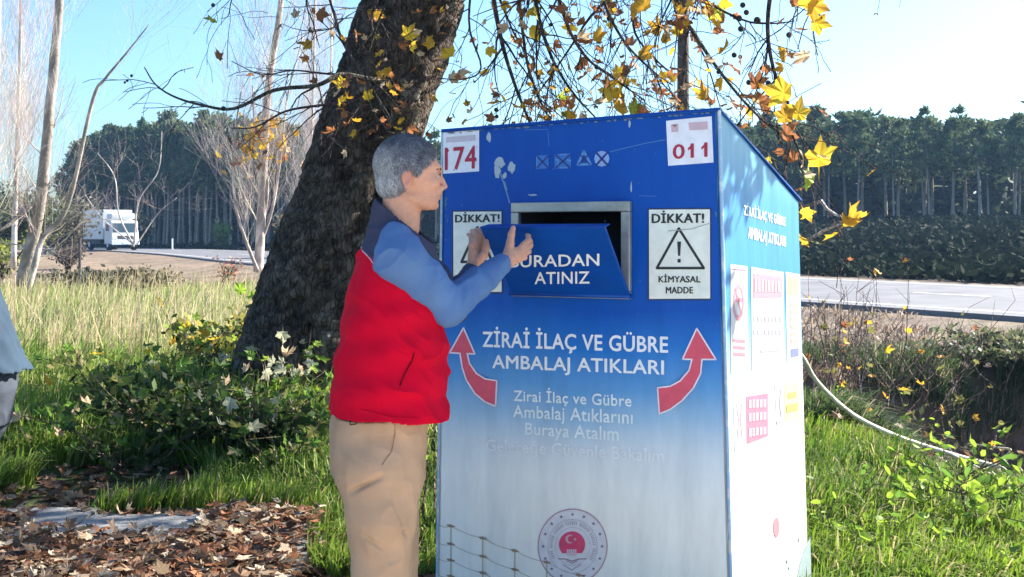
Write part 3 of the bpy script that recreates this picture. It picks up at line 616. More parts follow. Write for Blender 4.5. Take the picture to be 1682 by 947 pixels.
# round emblem
ec = (940.5, 897.0)
def ell(r0, r1=None, a0=0, a1=360, n=48, c=ec, ky=1.08):
    A = [math.radians(a0 + (a1-a0)*i/n) for i in range(n+1)]; o_ = [(c[0] + r0*math.cos(a), c[1] - r0*ky*math.sin(a)) for a in A]
    if r1 is None: return [o_[:-1] if a1-a0 == 360 else o_]
    i_ = [(c[0] + r1*math.cos(a), c[1] - r1*ky*math.sin(a)) for a in A]; return [[o_[k], o_[k+1], i_[k+1], i_[k]] for k in range(n)]
em = flat('round_emblem', 'f', ell(57.5, 55.6), E1, pm('ring_mauve', (0.50, 0.28, 0.33)))
flat('emblem_field', 'f', ell(55.5), 0.0010, pm('field', (0.74, 0.70, 0.72)), em)
st = []
for i in range(16):
    a = math.radians(90 + i*22.5); x, y = ec[0] + 48.5*math.cos(a), ec[1] - 48.5*1.08*math.sin(a)
    st.append([(x + (3.1 if k % 2 == 0 else 1.3)*math.sin(k*math.pi/5), y - (3.1 if k % 2 == 0 else 1.3)*math.cos(k*math.pi/5)) for k in range(10)])
for q_ in st: flat('printed_star', 'f', [q_], E2, pm('star_mauve', (0.20, 0.12, 0.17)), em)
flat('emblem_ring', 'f', ell(41, 40.2) + ell(29, 28.4), E2, pm('ring_pale', (0.48, 0.43, 0.46)), em)
tk = []
for i in range(46):
    a0 = -35 + i*5.4; 
    if i % 7 == 6: continue
    tk += ell(38, 33, a0, a0 + 3.0, 1)
flat('emblem_inscription', 'f', tk, E2, pm('ring_text', (0.50, 0.44, 0.47)), em)
flat('emblem_disc', 'f', ell(21.5, None, -42, 222, 30, (939.6, 894), 1.0), E2, pm('disc_red', (0.70, 0.06, 0.15)), em)
cr_ = [(936+7.2*math.cos(math.radians(t)), 885+7.2*math.sin(math.radians(t))) for t in range(50, 311, 20)] + [(938+5.4*math.cos(math.radians(t)), 885+5.4*math.sin(math.radians(t))) for t in range(300, 59, -20)]
flat('crescent', 'f', [cr_], E3, pm('crescent', (0.66, 0.42, 0.48)), em)
flat('small_star', 'f', [[(944.5 + (3.2 if k % 2 == 0 else 1.3)*math.sin(k*math.pi/5+.3), 885.5 - (3.2 if k % 2 == 0 else 1.3)*math.cos(k*math.pi/5+.3)) for k in range(10)]], E3, PM['crescent'], em)
flat('open_book', 'f', [[(931+i*3.3, 902 + (0.0 if i != 2 else -.6)), (933.6+i*3.3, 902), (933.6+i*3.3, 913), (931+i*3.3, 913)] for i in range(5)], E3, pm('book', (0.68, 0.50, 0.56)), em)
flat('emblem_underline', 'f', line([(917,917.5), (930,918), (939.5,921.5), (950,918), (963,917.5)], 1.6) + line([(925,927),(939,936),(954,927)], 1.1) + line([(931,921),(939.5,925),(948,921)], 1.2), E2, pm('under_mauve', (0.34, 0.17, 0.23)), em)
# prints on the sunlit side
text('lettering', 's', 'ZİRAİ İLAÇ VE GÜBRE', (1222,331), (1290,352), (1290,374), (1222,356), E1, WH, 0.022)
text('lettering', 's', 'AMBALAJ ATIKLARI', (1229,372), (1290.5,388), (1290.5,410), (1229,397), E1, WH, 0.03)
SW = pm('side_white', (0.52, 0.50, 0.51)); SP = pm('side_pink', (0.53, 0.20, 0.25)); SR = pm('side_rose', (0.51, 0.15, 0.22)); SG = pm('side_grey', (0.27, 0.27, 0.30)); SY = pm('side_yellow', (0.54, 0.51, 0.20)); SB = pm('side_lilac', (0.14, 0.16, 0.40))
pa = flat('information_panel', 's', [[(1200,433.5), (1227.7,437), (1228.8,608), (1200.8,614)]], E1, SW)
sc_ = (1213.5, 496)
flat('prohibition_ring', 's', ell(9, 6.6, n=24, c=sc_, ky=3.4), E2, SP, pa); flat('prohibition_bar', 's', line([(1208,474),(1219,517)], 2.6) + line([(1211,492),(1217,492)], 7), E2, SP, pa)
flat('small_print', 's', [[(1204,y), (1224,y+1.5), (1224,y+7), (1204,y+5.5)] for y in (556, 567, 578)] + [[(1202,440),(1226,443),(1226,445),(1202,442)]], E2, pm('side_blush', (0.42, 0.16, 0.20)), pa)
pb = flat('information_panel', 's', [[(1234,438), (1287,446.5), (1288,599.5), (1235,608.4)]], E1, SW)
flat('red_heading', 's', [[(1237.5,448), (1285,455), (1285,488), (1237.5,489)]], E2, SP, pb)
flat('heading_marks', 's', [[(1240+i*5.4, 456.5+i*.8), (1243.6+i*5.4, 457+i*.8), (1243.6+i*5.4, 479+i*.15), (1240+i*5.4, 479)] for i in range(8)], E3, pm('heading_pale', (0.54, 0.30, 0.34)), pb)
flat('small_print', 's', [[(1237,502), (1285,505), (1285,506.2), (1237,503.2)]] + [[(1238+i*6, y), (1242.6+i*6, y+.1), (1242.6+i*6, y+9), (1238+i*6, y+9.2)] for y in (519, 541) for i in range(8)] + [[(1249,574.5),(1282,572),(1282,576),(1249,579)], [(1237,597.6),(1286,590.8),(1286,592),(1237,599)]], E2, SG, pb)
pc = flat('information_panel', 's', [[(1290.5,446), (1314,450.5), (1315.6,590.5), (1293,596)]], E1, SW)
flat('yellow_heading', 's', [[(1293,453), (1311,457), (1311,484), (1293,483)]], E2, SY, pc)
flat('small_print', 's', [[(1298,y), (1311,y+.6), (1311,y+7), (1298,y+7)] for y in (497, 508, 520, 532, 545, 556)], E2, pm('side_orange', (0.53, 0.27, 0.24)), pc); flat('blue_mark', 's', [[(1299,573), (1312,571), (1312,584), (1299,587)]], E2, SB, pc)
pd_ = flat('information_panel', 's', [[(1204.5,651.5), (1263.6,642), (1263.6,718), (1207,742)]], E1, SW)
flat('rose_block', 's', [[(1226,651), (1261.5,645.5), (1261.5,716), (1227,729)]], E2, SR, pd_)
flat('block_marks', 's', [[(1230+i*6, y-.2*i*(1+k)), (1234.6+i*6, y-.2*i*(1+k)), (1234.6+i*6, y+14-.9*i*(1+k)/2), (1230+i*6, y+14-.5*i*(1+k)/2)] for k, y in enumerate((656, 678, 703)) for i in range(5)], E3, pm('block_pale', (0.54, 0.32, 0.38)), pd_)
flat('hand_pictogram', 's', line([(1211,664),(1214,690),(1212,720)], 2) + line([(1219,662),(1217,690),(1220,718)], 2), E2, pm('pale_picto', (0.42, 0.30, 0.35)), pd_)
pe = flat('information_panel', 's', [[(1272.6,632), (1314,624), (1315.6,687.4), (1276,698)]], E1, SW)
flat('yellow_block', 's', [[(1288,631), (1313,626), (1314,686), (1289,693)]], E2, pm('side_lemon', (0.56, 0.53, 0.26)), pe); flat('small_print', 's', [[(1294,645),(1308,642.5),(1308,652),(1294,655)], [(1292,665),(1311,661),(1311,673),(1292,678)]], E3, pm('side_straw', (0.32, 0.28, 0.10)), pe); flat('pictogram', 's', line([(1283,640),(1281,662),(1284,684)], 2.4) + line([(1277,694),(1287,691)], 2), E2, SG, pe)
flat('small_emblem', 's', ell(5.2, None, n=16, c=(1275.5, 866), ky=3.2), E1, pm('side_faint', (0.42, 0.18, 0.22)))
flat('grime', 's', [[(1331,882), (1322,900), (1314,925), (1307,960), (1304,1030), (1335,1025)]], E1, pm('grime', (0.26, 0.33, 0.34))); flat('grime_specks', 's', [blob(1313,885,2,4,8,1), blob(1294,921,1.6,4,8,2), blob(1297,932,1.8,3,8,3)], E2, DG)
# ---------------------------------------------------------------- people: smooth distance fields turned into one surface
import openvdb
class SDF:
    def __init__(s, lo, hi, h):
        s.lo = np.array(lo, float); s.h = h; s.n = np.ceil((np.array(hi) - s.lo) / h).astype(int) + 1
        s.D = np.full(tuple(s.n), 0.06, dtype=np.float32)
    def win(s, lo, hi):
        a = np.clip(np.floor((np.array(lo) - s.lo) / s.h).astype(int), 0, s.n - 1); b = np.clip(np.ceil((np.array(hi) - s.lo) / s.h).astype(int) + 1, 1, s.n)
        sl = tuple(slice(i, j) for i, j in zip(a, b))
        ax = [s.lo[i] + s.h * np.arange(a[i], b[i], dtype=np.float32) for i in range(3)]
        X, Y, Z = np.meshgrid(*ax, indexing='ij'); return sl, X.astype(np.float32), Y.astype(np.float32), Z.astype(np.float32)
    def put(s, sl, d, k, sub=False):
        A = s.D[sl]
        if sub:
            h = np.clip(0.5 - 0.5*(A + d)/k, 0, 1); s.D[sl] = A + (-d - A)*h + k*h*(1-h)
        else:
            h = np.clip(0.5 + 0.5*(A - d)/k, 0, 1); s.D[sl] = A + (d - A)*h - k*h*(1-h)
    def cone(s, a, b, ra, rb, k=0.01, sub=False, flat=None):
        """capsule with two radii; flat=(unit vector, factor): squash along that vector"""
        a = np.array(a, float); b = np.array(b, float); m = max(ra, rb) * (1 if flat is None else max(1, 1/flat[1])) + 0.03
        sl, X, Y, Z = s.win(np.minimum(a, b) - m, np.maximum(a, b) + m)
        d = b - a; L = max(d @ d, 1e-12); x, y, z = X - a[0], Y - a[1], Z - a[2]
        t = np.clip((x*d[0] + y*d[1] + z*d[2]) / L, 0, 1); x, y, z = x - t*d[0], y - t*d[1], z - t*d[2]; q = x*x + y*y + z*z
        if flat is not None:
            v, f = flat; w_ = x*v[0] + y*v[1] + z*v[2]; q = q + w_*w_*(f*f - 1)
        s.put(sl, np.sqrt(q) - (ra + (rb - ra)*t), k, sub)
    def chain(s, pts, rad, k=0.01, flat=None):
        for i in range(len(pts) - 1): s.cone(pts[i], pts[i+1], rad[i], rad[i+1], k, flat=flat)
    def ell(s, c, r, R=None, k=0.01, sub=False):
        c = np.array(c, float); m = max(r) + 0.03; sl, X, Y, Z = s.win(c - m, c + m); x, y, z = X - c[0], Y - c[1], Z - c[2]
        if R is not None: x, y, z = (R[0][0]*x + R[0][1]*y + R[0][2]*z, R[1][0]*x + R[1][1]*y + R[1][2]*z, R[2][0]*x + R[2][1]*y + R[2][2]*z)
        k0 = np.sqrt((x/r[0])**2 + (y/r[1])**2 + (z/r[2])**2) + 1e-6; k1 = np.sqrt((x/r[0]**2)**2 + (y/r[1]**2)**2 + (z/r[2]**2)**2) + 1e-6
        s.put(sl, k0*(k0 - 1)/k1, k, sub)
    def loft(s, tab, yaw, k=0.02, p=2.4):
        """tab rows: z, centre x, centre y, half depth (along facing), half width"""
        tab = np.array(sorted(tab)); z0, z1 = tab[0, 0], tab[-1, 0]; m = tab[:, 3:].max() + 0.04
        sl, X, Y, Z = s.win([tab[:,1].min() - m, tab[:,2].min() - m, z0 - .03], [tab[:,1].max() + m, tab[:,2].max() + m, z1 + .03])
        f = lambda j: np.interp(Z, tab[:, 0], tab[:, j]).astype(np.float32)
        cx, cy, a, b = f(1), f(2), f(3), f(4); c, s_ = math.cos(yaw), math.sin(yaw)
        x = (X - cx)*c + (Y - cy)*s_; y = -(X - cx)*s_ + (Y - cy)*c
        q = ((np.abs(x)/a)**p + (np.abs(y)/b)**p) ** (1/p); d = (q - 1)*np.minimum(a, b)
        d = np.maximum(d, np.maximum(z0 - Z, Z - z1)); s.put(sl, d, k)
    def noise(s, fn):
        ax = [s.lo[i] + s.h*np.arange(s.n[i], dtype=np.float32) for i in range(3)]; X, Y, Z = np.meshgrid(*ax, indexing='ij')
        m = np.abs(s.D) < 0.03; s.D[m] += fn(X[m], Y[m], Z[m]).astype(np.float32)
    def surf(s):
        g = openvdb.FloatGrid(); g.background = 0.03; g.copyFromArray(np.clip(s.D, -0.03, 0.03)); p, q = g.convertToQuads(isovalue=0.0)
        return p*s.h + s.lo, q[:, ::-1].astype(np.int32)
def flipfix(V, Q):
    a, b, c = V[Q[:, 0]], V[Q[:, 1]], V[Q[:, 2]]; n = np.cross(b - a, c - a); cen = V.mean(0)
    return Q if ((a - cen) * n).sum() > 0 else Q[:, ::-1]
def keepq(V, Q, m):
    """keep the quads whose four corners satisfy m; drop unused vertices"""
    Q = Q[m[Q].all(1)]; u, inv = np.unique(Q, return_inverse=True); return V[u], inv.reshape(Q.shape), u

def head_parts(s, H, yaw, pitch=0.0, sc=1.0):
    """head centre H, facing yaw; returns the local->world function"""
    R = np.array(Matrix.Rotation(yaw, 3, 'Z') @ Matrix.Rotation(-pitch, 3, 'Y')); H = np.array(H); Ri = R.T
    w_ = lambda p: H + R @ (np.array(p) * sc)
    E = lambda c, r, k=.01, sub=False: s.ell(w_(c), [v*sc for v in r], Ri, k, sub)
    C = lambda a, b, ra, rb, k=.008, sub=False: s.cone(w_(a), w_(b), ra*sc, rb*sc, k, sub)
    E((-.006, 0, .024), (.089, .072, .080), .01); E((.032, 0, -.018), (.058, .060, .078), .02); E((.048, 0, -.068), (.044, .047, .034), .02)
    C((.0, .045, -.072), (.06, .022, -.092), .012, .012, .02); C((.0, -.045, -.072), (.06, -.022, -.092), .012, .012, .02)
    E((.077, 0, -.090), (.015, .018, .014), .012)
    C((.078, .032, .020), (.085, 0, .017), .011, .010, .014); C((.078, -.032, .020), (.085, 0, .017), .011, .010, .014)
    E((.064, .040, -.028), (.022, .020, .018), .02); E((.064, -.040, -.028), (.022, .020, .018), .02)
    for y in (.031, -.031): E((.094, y, -.001), (.017, .017, .011), .010, True)
    for y in (.030, -.030): E((.0735, y, -.002), (.0145, .0150, .0115), .003)
    C((.087, 0, .008), (.098, 0, -.018), .0065, .0085, .010); C((.098, 0, -.018), (.106, 0, -.033), .0085, .0098, .006)
    for y in (.012, -.012): E((.096, y, -.038), (.012, .0075, .008), .006)
    E((.087, 0, -.054), (.013, .026, .012), .012); E((.0925, 0, -.0575), (.0075, .021, .0052), .003); E((.0905, 0, -.0690), (.0080, .019, .0056), .003)
    C((.104, .020, -.0630), (.104, -.020, -.0630), .0065, .0065, .002, True); E((.094, 0, -.080), (.006, .018, .005), .006, True)
    for sg in (1, -1):
        Re = np.array(Matrix.Rotation(sg*0.30, 3, 'Z') @ Matrix.Rotation(-.16, 3, 'Y')).T @ Ri
        s.ell(w_((-.013, sg*.073, -.016)), [v*sc for v in (.0165, .0070, .0285)], Re, .005); s.ell(w_((-.010, sg*.081, -.013)), [v*sc for v in (.0105, .006, .019)], Re, .004, True)
        s.ell(w_((-.011, sg*.076, -.041)), [v*sc for v in (.009, .006, .009)], Re, .004)
    return w_, R
def hand(s, wr, mid, spread_v, up_v, fingers, thumb, k=.004):
    """palm from the wrist wr to the knuckle centre mid; fingers: lists of joints, radii taper"""
    wr, mid = np.array(wr), np.array(mid); sp = np.array(spread_v, float); sp /= np.linalg.norm(sp)
    nrm = np.cross(mid - wr, sp); nrm /= np.linalg.norm(nrm)
    for i, f in enumerate(fingers):
        b = np.array(f[0]); s.cone(wr + sp*(i-1.5)*0.0095, b, .0155, .0108, .008, flat=(nrm, 1.15)); r = [.0104, .0096, .0088, .0074][:len(f)]
        if i == 3: r = [q*.86 for q in r]
        s.chain(f, r, .0025)
    s.cone(wr, wr + (mid-wr)*.55, .022, .026, .01, flat=(nrm, 1.5)); s.chain(thumb, [.0165, .0125, .0108, .0085][:len(thumb)], .006)
MSK = mat('skin', attr=True, rough=0.5, var=0.08, vscale=60, bump=0.25, bscale=220, spec=0.4)
MSK.node_tree.nodes['Principled BSDF'].inputs['Subsurface Weight'].default_value = 0.06; MSK.node_tree.nodes['Principled BSDF'].inputs['Subsurface Radius'].default_value = (.010, .004, .002)
def cloth(name, c=None, attr=False): return mat(name, color=c or (.5,.5,.5), attr=attr, rough=0.88, var=0.10, vscale=12, bump=0.45, bscale=200, spec=0.12)
def folds(amp, f, d1, seed=0, f2=None):
    d1 = np.array(d1, float); d1 /= np.linalg.norm(d1)
    def fn(X, Y, Z):
        q = np.stack([X, Y, Z], -1); t = q @ d1; w1 = fnoise(q, 5 + seed); w2 = fnoise(q + 3.3*(seed+1), 9); w3 = fnoise(q + 1.7, 24)
        r1 = (1 - np.abs(np.sin(t*f*.5 + 2.6*w1)))**2.2; r2 = (1 - np.abs(np.sin(t*f*1.1 + 3.5*w2 + 1)))**2
        return -amp*1.5*r1*np.clip(.55 + .9*w2, 0, 1) - amp*.7*r2*np.clip(.3 + w1, 0, 1) + amp*.35*w3 + amp*.3
    return fn

# ---- the man in the red vest, reaching to the chute
YAW = math.radians(12)
man = empty('person', (-0.37, 3.40, 0.0), 0, 'grey-haired man in a red vest and blue shirt reaching to the bin chute', 'person')
MI = np.array(man.location)
def J(px, py, d): return np.array(P(px, py, d))
def trow(px0, px1, py, d, hw, dep=1.0):
    a = (px1 - px0)/2/FPX*d; c = P((px0+px1)/2, py, d); return (c.z, c.x, c.y, a*dep, hw)
sR, eR, wR = J(650, 412, 3.25), J(736, 504, 3.33), J(826, 433, 3.55)
sL, eL, wL = J(664, 408, 3.58), J(742, 506, 3.62), J(775, 446, 3.77)
HC = J(672, 285, 3.38)
S = SDF((-1.0, 2.95, -0.01), (0.12, 4.0, 1.75), 0.0036)
w_, RH = head_parts(S, HC, math.radians(10), math.radians(-2), 0.985)
S.cone(w_((-.022, 0, -.045)), w_((-.034, 0, -.20)), .048, .054, .018); S.cone(w_((-.002, 0, -.09)), w_((-.006, 0, -.16)), .038, .042, .015)
S.loft([trow(615, 692, 405, 3.42, .09), trow(600, 700, 440, 3.42, .15), trow(590, 712, 530, 3.42, .165), trow(572, 712, 640, 3.42, .16), trow(560, 690, 760, 3.42, .155)], YAW, .04)
S.chain([sR, eR, wR], [.036, .034, .026], .02); S.chain([sL, eL, wL], [.036, .034, .026], .02)
S.cone(J(662, 418, 3.42), sR, .045, .036, .02); S.cone(J(662, 418, 3.42), sL, .045, .036, .02)
hR, kR, aR = J(620, 750, 3.33), J(634, 955, 3.30), J(622, 1145, 3.34); hL, kL, aL = J(624, 750, 3.50), J(640, 955, 3.50), J(640, 1140, 3.50)
S.chain([hR, kR, aR], [.085, .055, .042], .02); S.chain([hL, kL, aL], [.085, .055, .042], .02)
for a in (aR, aL): S.cone(a + [0, 0, -.02], a + [.13, .03, -.045], .035, .028, .02)
# near (right) hand: thumb up, index bent forward, the rest curled round the lid
hR_f = [[J(861,401,3.63), J(868,394,3.655), J(868,388,3.675), J(866,386,3.69)], [J(862,408,3.625), J(871,403,3.65), J(871,396,3.67), J(866,394,3.675)], [J(859,416,3.615), J(868,413,3.635), J(868,407,3.655), J(863,405,3.655)], [J(854,424,3.60), J(862,423,3.615), J(862,418,3.63), J(857,416,3.63)]]
hand(S, wR + np.array([.006, .012, .004]), J(858, 410, 3.62), J(852,398,3.62) - J(852,424,3.60), None, hR_f, [J(834,418,3.585), J(838,399,3.60), J(840,385,3.61), J(843,374,3.62)])
# far (left) hand: raised, fingers bent over, seen from its side
hL_f = [[J(791,399,3.83), J(796,388,3.85), J(793,381,3.87), J(788,379,3.88)], [J(786,397,3.82), J(790,384,3.84), J(787,378,3.86), J(782,377,3.87)], [J(780,398,3.81), J(782,385,3.83), J(779,380,3.85), J(775,379,3.86)], [J(774,402,3.80), J(774,391,3.82), J(772,386,3.84), J(769,385,3.845)]]
hand(S, wL + np.array([.004, .012, .006]), J(783, 402, 3.815), J(791,402,3.83) - J(771,404,3.80), None, hL_f, [J(784,432,3.78), J(795,418,3.78), J(799,406,3.79), J(799,396,3.80)])
V, Q = S.surf(); Q = flipfix(V, Q)
def head_local(V, sc=0.985): return ((V - HC) @ RH) / sc
Lc = head_local(V); base = np.array(lin((218, 156, 124))) ; C = np.tile(base, (len(V), 1))
def tint(C, L, c, r, col, amt):
    q = np.exp(-(((L - np.array(c)) / np.array(r))**2).sum(1)); return C + (np.array(col) - C) * (q*amt)[:, None]
C = tint(C, Lc, (.098, 0, -.063), (.014, .022, .009), lin((165, 88, 84)), .8); C = tint(C, Lc, (.100, 0, -.063), (.02, .021, .0018), lin((70, 30, 30)), .9)
C = tint(C, Lc, (.06, 0, -.075), (.05, .07, .028), lin((176, 130, 116)), .45); C = tint(C, Lc, (.105, 0, -.035), (.02, .02, .012), lin((205, 120, 105)), .5)
for y in (.08, -.08): C = tint(C, Lc, (-.012, y, -.015), (.02, .012, .03), lin((205, 118, 100)), .6)
C = tint(C, Lc, (.082, 0, .0), (.016, .05, .010), lin((140, 85, 72)), .6)
stub = (fnoise(Lc, 400) > .2) & (Lc[:, 2] < -.045) & (Lc[:, 0] > -.01); C[stub] *= 0.90
body = obj('body', V - MI, Q, MSK, man, C, True); body['label'] = 'lightly tanned face, neck and hands'
# hair: shell plus short strands
Hs = SDF(HC - .15, HC + .15, 0.0032)
R3 = RH.T; e_loc = lambda c, r, k=.01, sub=False: Hs.ell(w_(c), r, R3, k, sub)
e_loc((-.010, 0, .030), (.0925, .0775, .0845), .01); e_loc((-.045, 0, -.03), (.052, .066, .052), .02)
e_loc((.085, 0, -.045), (.092, .12, .100), .006, True); e_loc((.112, 0, .052), (.045, .085, .050), .008, True)
for y in (.085, -.085): e_loc((-.004, y, -.022), (.026, .032, .040), .006, True)
e_loc((.0, 0, -.14), (.20, .2, .066), .008, True)
Hs.noise(lambda X, Y, Z: 0.0014*fnoise(np.stack([X*55, Y*55, Z*34], -1), 1.0))
hV, hQ = Hs.surf(); hQ = flipfix(hV, hQ); hl_ = head_local(hV)
grey = np.array(lin((150, 148, 152))); dk = np.array(lin((84, 82, 90))); wt = np.array(lin((222, 218, 212)))
t = np.clip(.45 + .5*fnoise(hV, 90) + 2.6*(hl_[:, 2] - .055), 0, 1)[:, None]; hc = grey*(1-t) + dk*t; t2 = (np.clip(-hl_[:, 0]*9 - .25 + .3*fnoise(hV, 60), 0, .8) * (1 - sstep(.05, .09, hl_[:, 2])))[:, None]; hc = hc*(1-t2) + wt*t2
MH = mat('hair', attr=True, rough=0.6, spec=0.35, var=0.25, vscale=150, bump=0.8, bscale=300)
hair = obj('hair', hV - MI, hQ, MH, man, hc, True)
nS = 13000; ii = RNG.integers(0, len(hV), nS); p0 = hV[ii]; Lp = hl_[ii]
nrm = (p0 - (HC + RH @ np.array([-.01, 0, .01]))); nrm /= np.linalg.norm(nrm, axis=1)[:, None]
fb_ = sstep(.01, .10, Lp[:, 2]); flow = np.stack([.1 + .8*fb_, 0*Lp[:,0], fb_ - 1.0], -1) @ RH.T + RNG.normal(0, .28, (nS, 3)); flow -= nrm*(flow*nrm).sum(1)[:, None]; flow /= np.linalg.norm(flow, axis=1)[:, None]
ln = RNG.uniform(.010, .022, nS)[:, None]; sd = np.cross(nrm, flow)*.0009; a = p0 - nrm*.002; m_ = p0 + flow*ln*.5 + nrm*.0035; b_2 = p0 + flow*ln + nrm*.0030
sv = np.stack([a - sd, a + sd, m_ - sd*.8, m_ + sd*.8, b_2], 1).reshape(-1, 3); oo = (np.arange(nS)*5)[:, None]
obj('hair_strands', sv - MI, [oo + [0,1,3,2], oo + [2,3,4]], MH, hair, np.repeat(hc[ii]*RNG.uniform(.45, 1.6, (nS,1)), 5, axis=0))['kind'] = 'stuff'
ME_, MI_ = mat('eye_white', color=(.55, .52, .5), rough=.2), mat('iris', color=(.03, .02, .015), rough=.1)
def sphere_arr(c, r, nu=12, nv=8):
    V = [(math.sin(math.pi*j/nv)*math.cos(2*math.pi*i/nu), math.sin(math.pi*j/nv)*math.sin(2*math.pi*i/nu), math.cos(math.pi*j/nv)) for j in range(nv+1) for i in range(nu)]
    Q = [[j*nu+i, j*nu+(i+1)%nu, (j+1)*nu+(i+1)%nu, (j+1)*nu+i] for j in range(nv) for i in range(nu)]
    return np.array(V)*r + np.array(c), np.array(Q)
for y in (.030, -.030):
    V, Q = sphere_arr(w_((.0775, y, -.003)), .0112); ey = obj('eye', V - MI, Q[:, ::-1], ME_, man, smooth=True)
    V, Q = sphere_arr(w_((.0865, y*1.02, -.003)), .0045); obj('iris', V - MI, Q[:, ::-1], MI_, ey, smooth=True)
    b = Bag(); sg = 1 if y > 0 else -1
    bag_tube(b, [Vector(w_(q)) - man.location for q in ((.0885, sg*.013, .013), (.0905, sg*.022, .0165), (.087, sg*.034, .018), (.076, sg*.047, .013))], [.0028, .0038, .0032, .0012], 6, c=lin((70, 58, 55)), cap=True); b.build('eyebrow', MH, man, True)
    b = Bag(); bag_tube(b, [Vector(w_(q)) - man.location for q in ((.0875, sg*.018, -.001), (.0905, sg*.028, .0035), (.085, sg*.042, -.001))], [.0012, .0020, .0012], 5, c=lin((90, 60, 52)), cap=True); b.build('eyelid', MSK, man, True)
# vest
S = SDF((-0.75, 2.98, 0.84), (0.02, 3.88, 1.55), 0.004)
vt = [trow(606, 702, 384, 3.42, .105), trow(596, 712, 400, 3.42, .150), trow(586, 718, 428, 3.42, .180), trow(575, 724, 470, 3.42, .188), trow(561, 731, 530, 3.42, .192), trow(550, 733, 600, 3.42, .196), trow(543, 734, 650, 3.42, .198), trow(538, 738, 700, 3.42, .200)]
S.loft(vt, YAW, .02, 2.3); S.cone(J(655, 396, 3.42) + [0,-.12,0], J(655, 396, 3.42) + [0,.12,0], .055, .055, .04)
S.chain([J(654, 402, 3.42), J(654, 352, 3.385), J(657, 322, 3.38)], [.098, .0715, .0690], .03)
S.noise(folds(.0075, 44, (.35, .2, 1), 1)); S.noise(lambda X, Y, Z: .0035*np.sin(Z*62 + 1.2*np.sin(X*9) + 2*Y) * sstep(1.30, 1.2, Z) )
V, Q = S.surf(); Q = flipfix(V, Q); cutz = .8865 - .0*V[:, 0]; lean = (V[:, 0] + .37)*-.055; V, Q, u = keepq(V, Q, (V[:, 2] > .893 + lean + .004*np.sin(V[:,0]*30)) & (V[:, 2] < 1.512 - .78*(V[:, 0] + .38)))
pxv = 841 + V[:,0]/V[:,1]*FPX; pyv = 385 - (V[:,2]-EYE)/V[:,1]*FPX
navy = np.array(lin((68, 68, 88))); redc = np.array(lin((205, 0, 40))); zl = 1.395 - 0.28*(V[:, 0] + .46) - .35*np.maximum(0, V[:,0]+.44)
isn = V[:, 2] > np.where(V[:, 0] < -.36, 1.392 - .75*(V[:, 0] + .452), 1.323)
C = np.where(isn[:, None], navy, redc) * (1 + .06*fnoise(V, 20)[:, None])
vest = obj('vest', V - MI, Q, cloth('vest_cloth', attr=True), man, C, True)
m = vest.modifiers.new('solid', 'SOLIDIFY'); m.thickness = .006; m.offset = -1
# piping along the seam, on the near side
def snap_path(pts, V, off=.002):
    out = []
    cen = np.array(J(650, 500, 3.42))
    for px, py in pts:
        d = np.array([(px-841)/FPX, 1, (385-py)/FPX]); d /= np.linalg.norm(d); r = V - np.array([0, 0, EYE]); tt = r @ d; e = np.linalg.norm(r - tt[:, None]*d, axis=1); c = np.where(e < .007)[0]
        if len(c) == 0: c = np.argsort(e)[:4]
        k = c[np.argmin(tt[c])]; out.append(Vector(V[k] - d*off))
    return out
b = Bag(); bag_tube(b, [p - man.location for p in snap_path([(588, 402), (593, 410), (599, 418), (605, 427), (612, 437), (620, 446)], V, .001)], .0019, 5, c=lin((225, 190, 200))); b.build('piping', cloth('piping_cloth', attr=True), vest, True)
def vline(name, pts, r, c, parent, off=.0008, m_='vest_cloth'):
    b = Bag(); q = smooth_path(snap_path(pts, V, off), 3); bag_tube(b, [p - man.location for p in q], r, 4, c=c); return b.build(name, cloth(m_, attr=True), parent, True)
vline('pocket', [(684, 580), (676, 596), (668, 612), (660, 632)],   .0026, lin((130, 3, 26)), vest)  # pocket slit, with its shading put into the darker red
vline('hem_seam', [(546, 668), (590, 674), (640, 681), (690, 687), (730, 690)], .0010, lin((185, 4, 36)), vest)
#vline('side_seam', [(640, 520), (636, 580), (632, 640), (630, 688)], .0008, lin((185, 4, 36)), vest)
# shirt sleeves
def sleeve(pts, rad, col, fold):
    S = SDF(np.min(pts, 0) - .13, np.max(pts, 0) + .13, .0038); S.chain(pts, rad, .015); S.noise(fold)
    w0 = np.array(pts[-1]); dv = np.array(pts[-1]) - np.array(pts[-2]); dv /= np.linalg.norm(dv)
    V, Q = S.surf(); Q = flipfix(V, Q); V, Q, u = keepq(V, Q, (V - w0) @ dv < .001)
    o = obj('sleeve', V - MI, Q, cloth('shirt_cloth', attr=True), man, np.tile(col, (len(V), 1)) * (1 + .10*fnoise(V, 14)[:, None] * np.array([1, 1, .6])), True); m = o.modifiers.new('solid', 'SOLIDIFY'); m.thickness = .003; return o
shc = np.array(lin((90, 118, 160)))
sleeve([sR + [.0, .015, .030], sR + [.012, 0, -.02], (sR+eR)/2 + [.004, 0, -.004], eR, (eR+wR)/2, wR], [.052, .072, .065, .056, .047, .033], shc, folds(.0080, 60, (.6, .5, -.6), 2))
sleeve([sL + [.0, -.015, .02], sL, (sL+eL)/2, eL, (eL+wL)/2, wL], [.045, .064, .060, .050, .044, .033], np.array(lin((70, 74, 100))), folds(.006, 46, (.6, .5, .7), 3))  # far sleeve of the same shirt, coloured darker to read as shaded
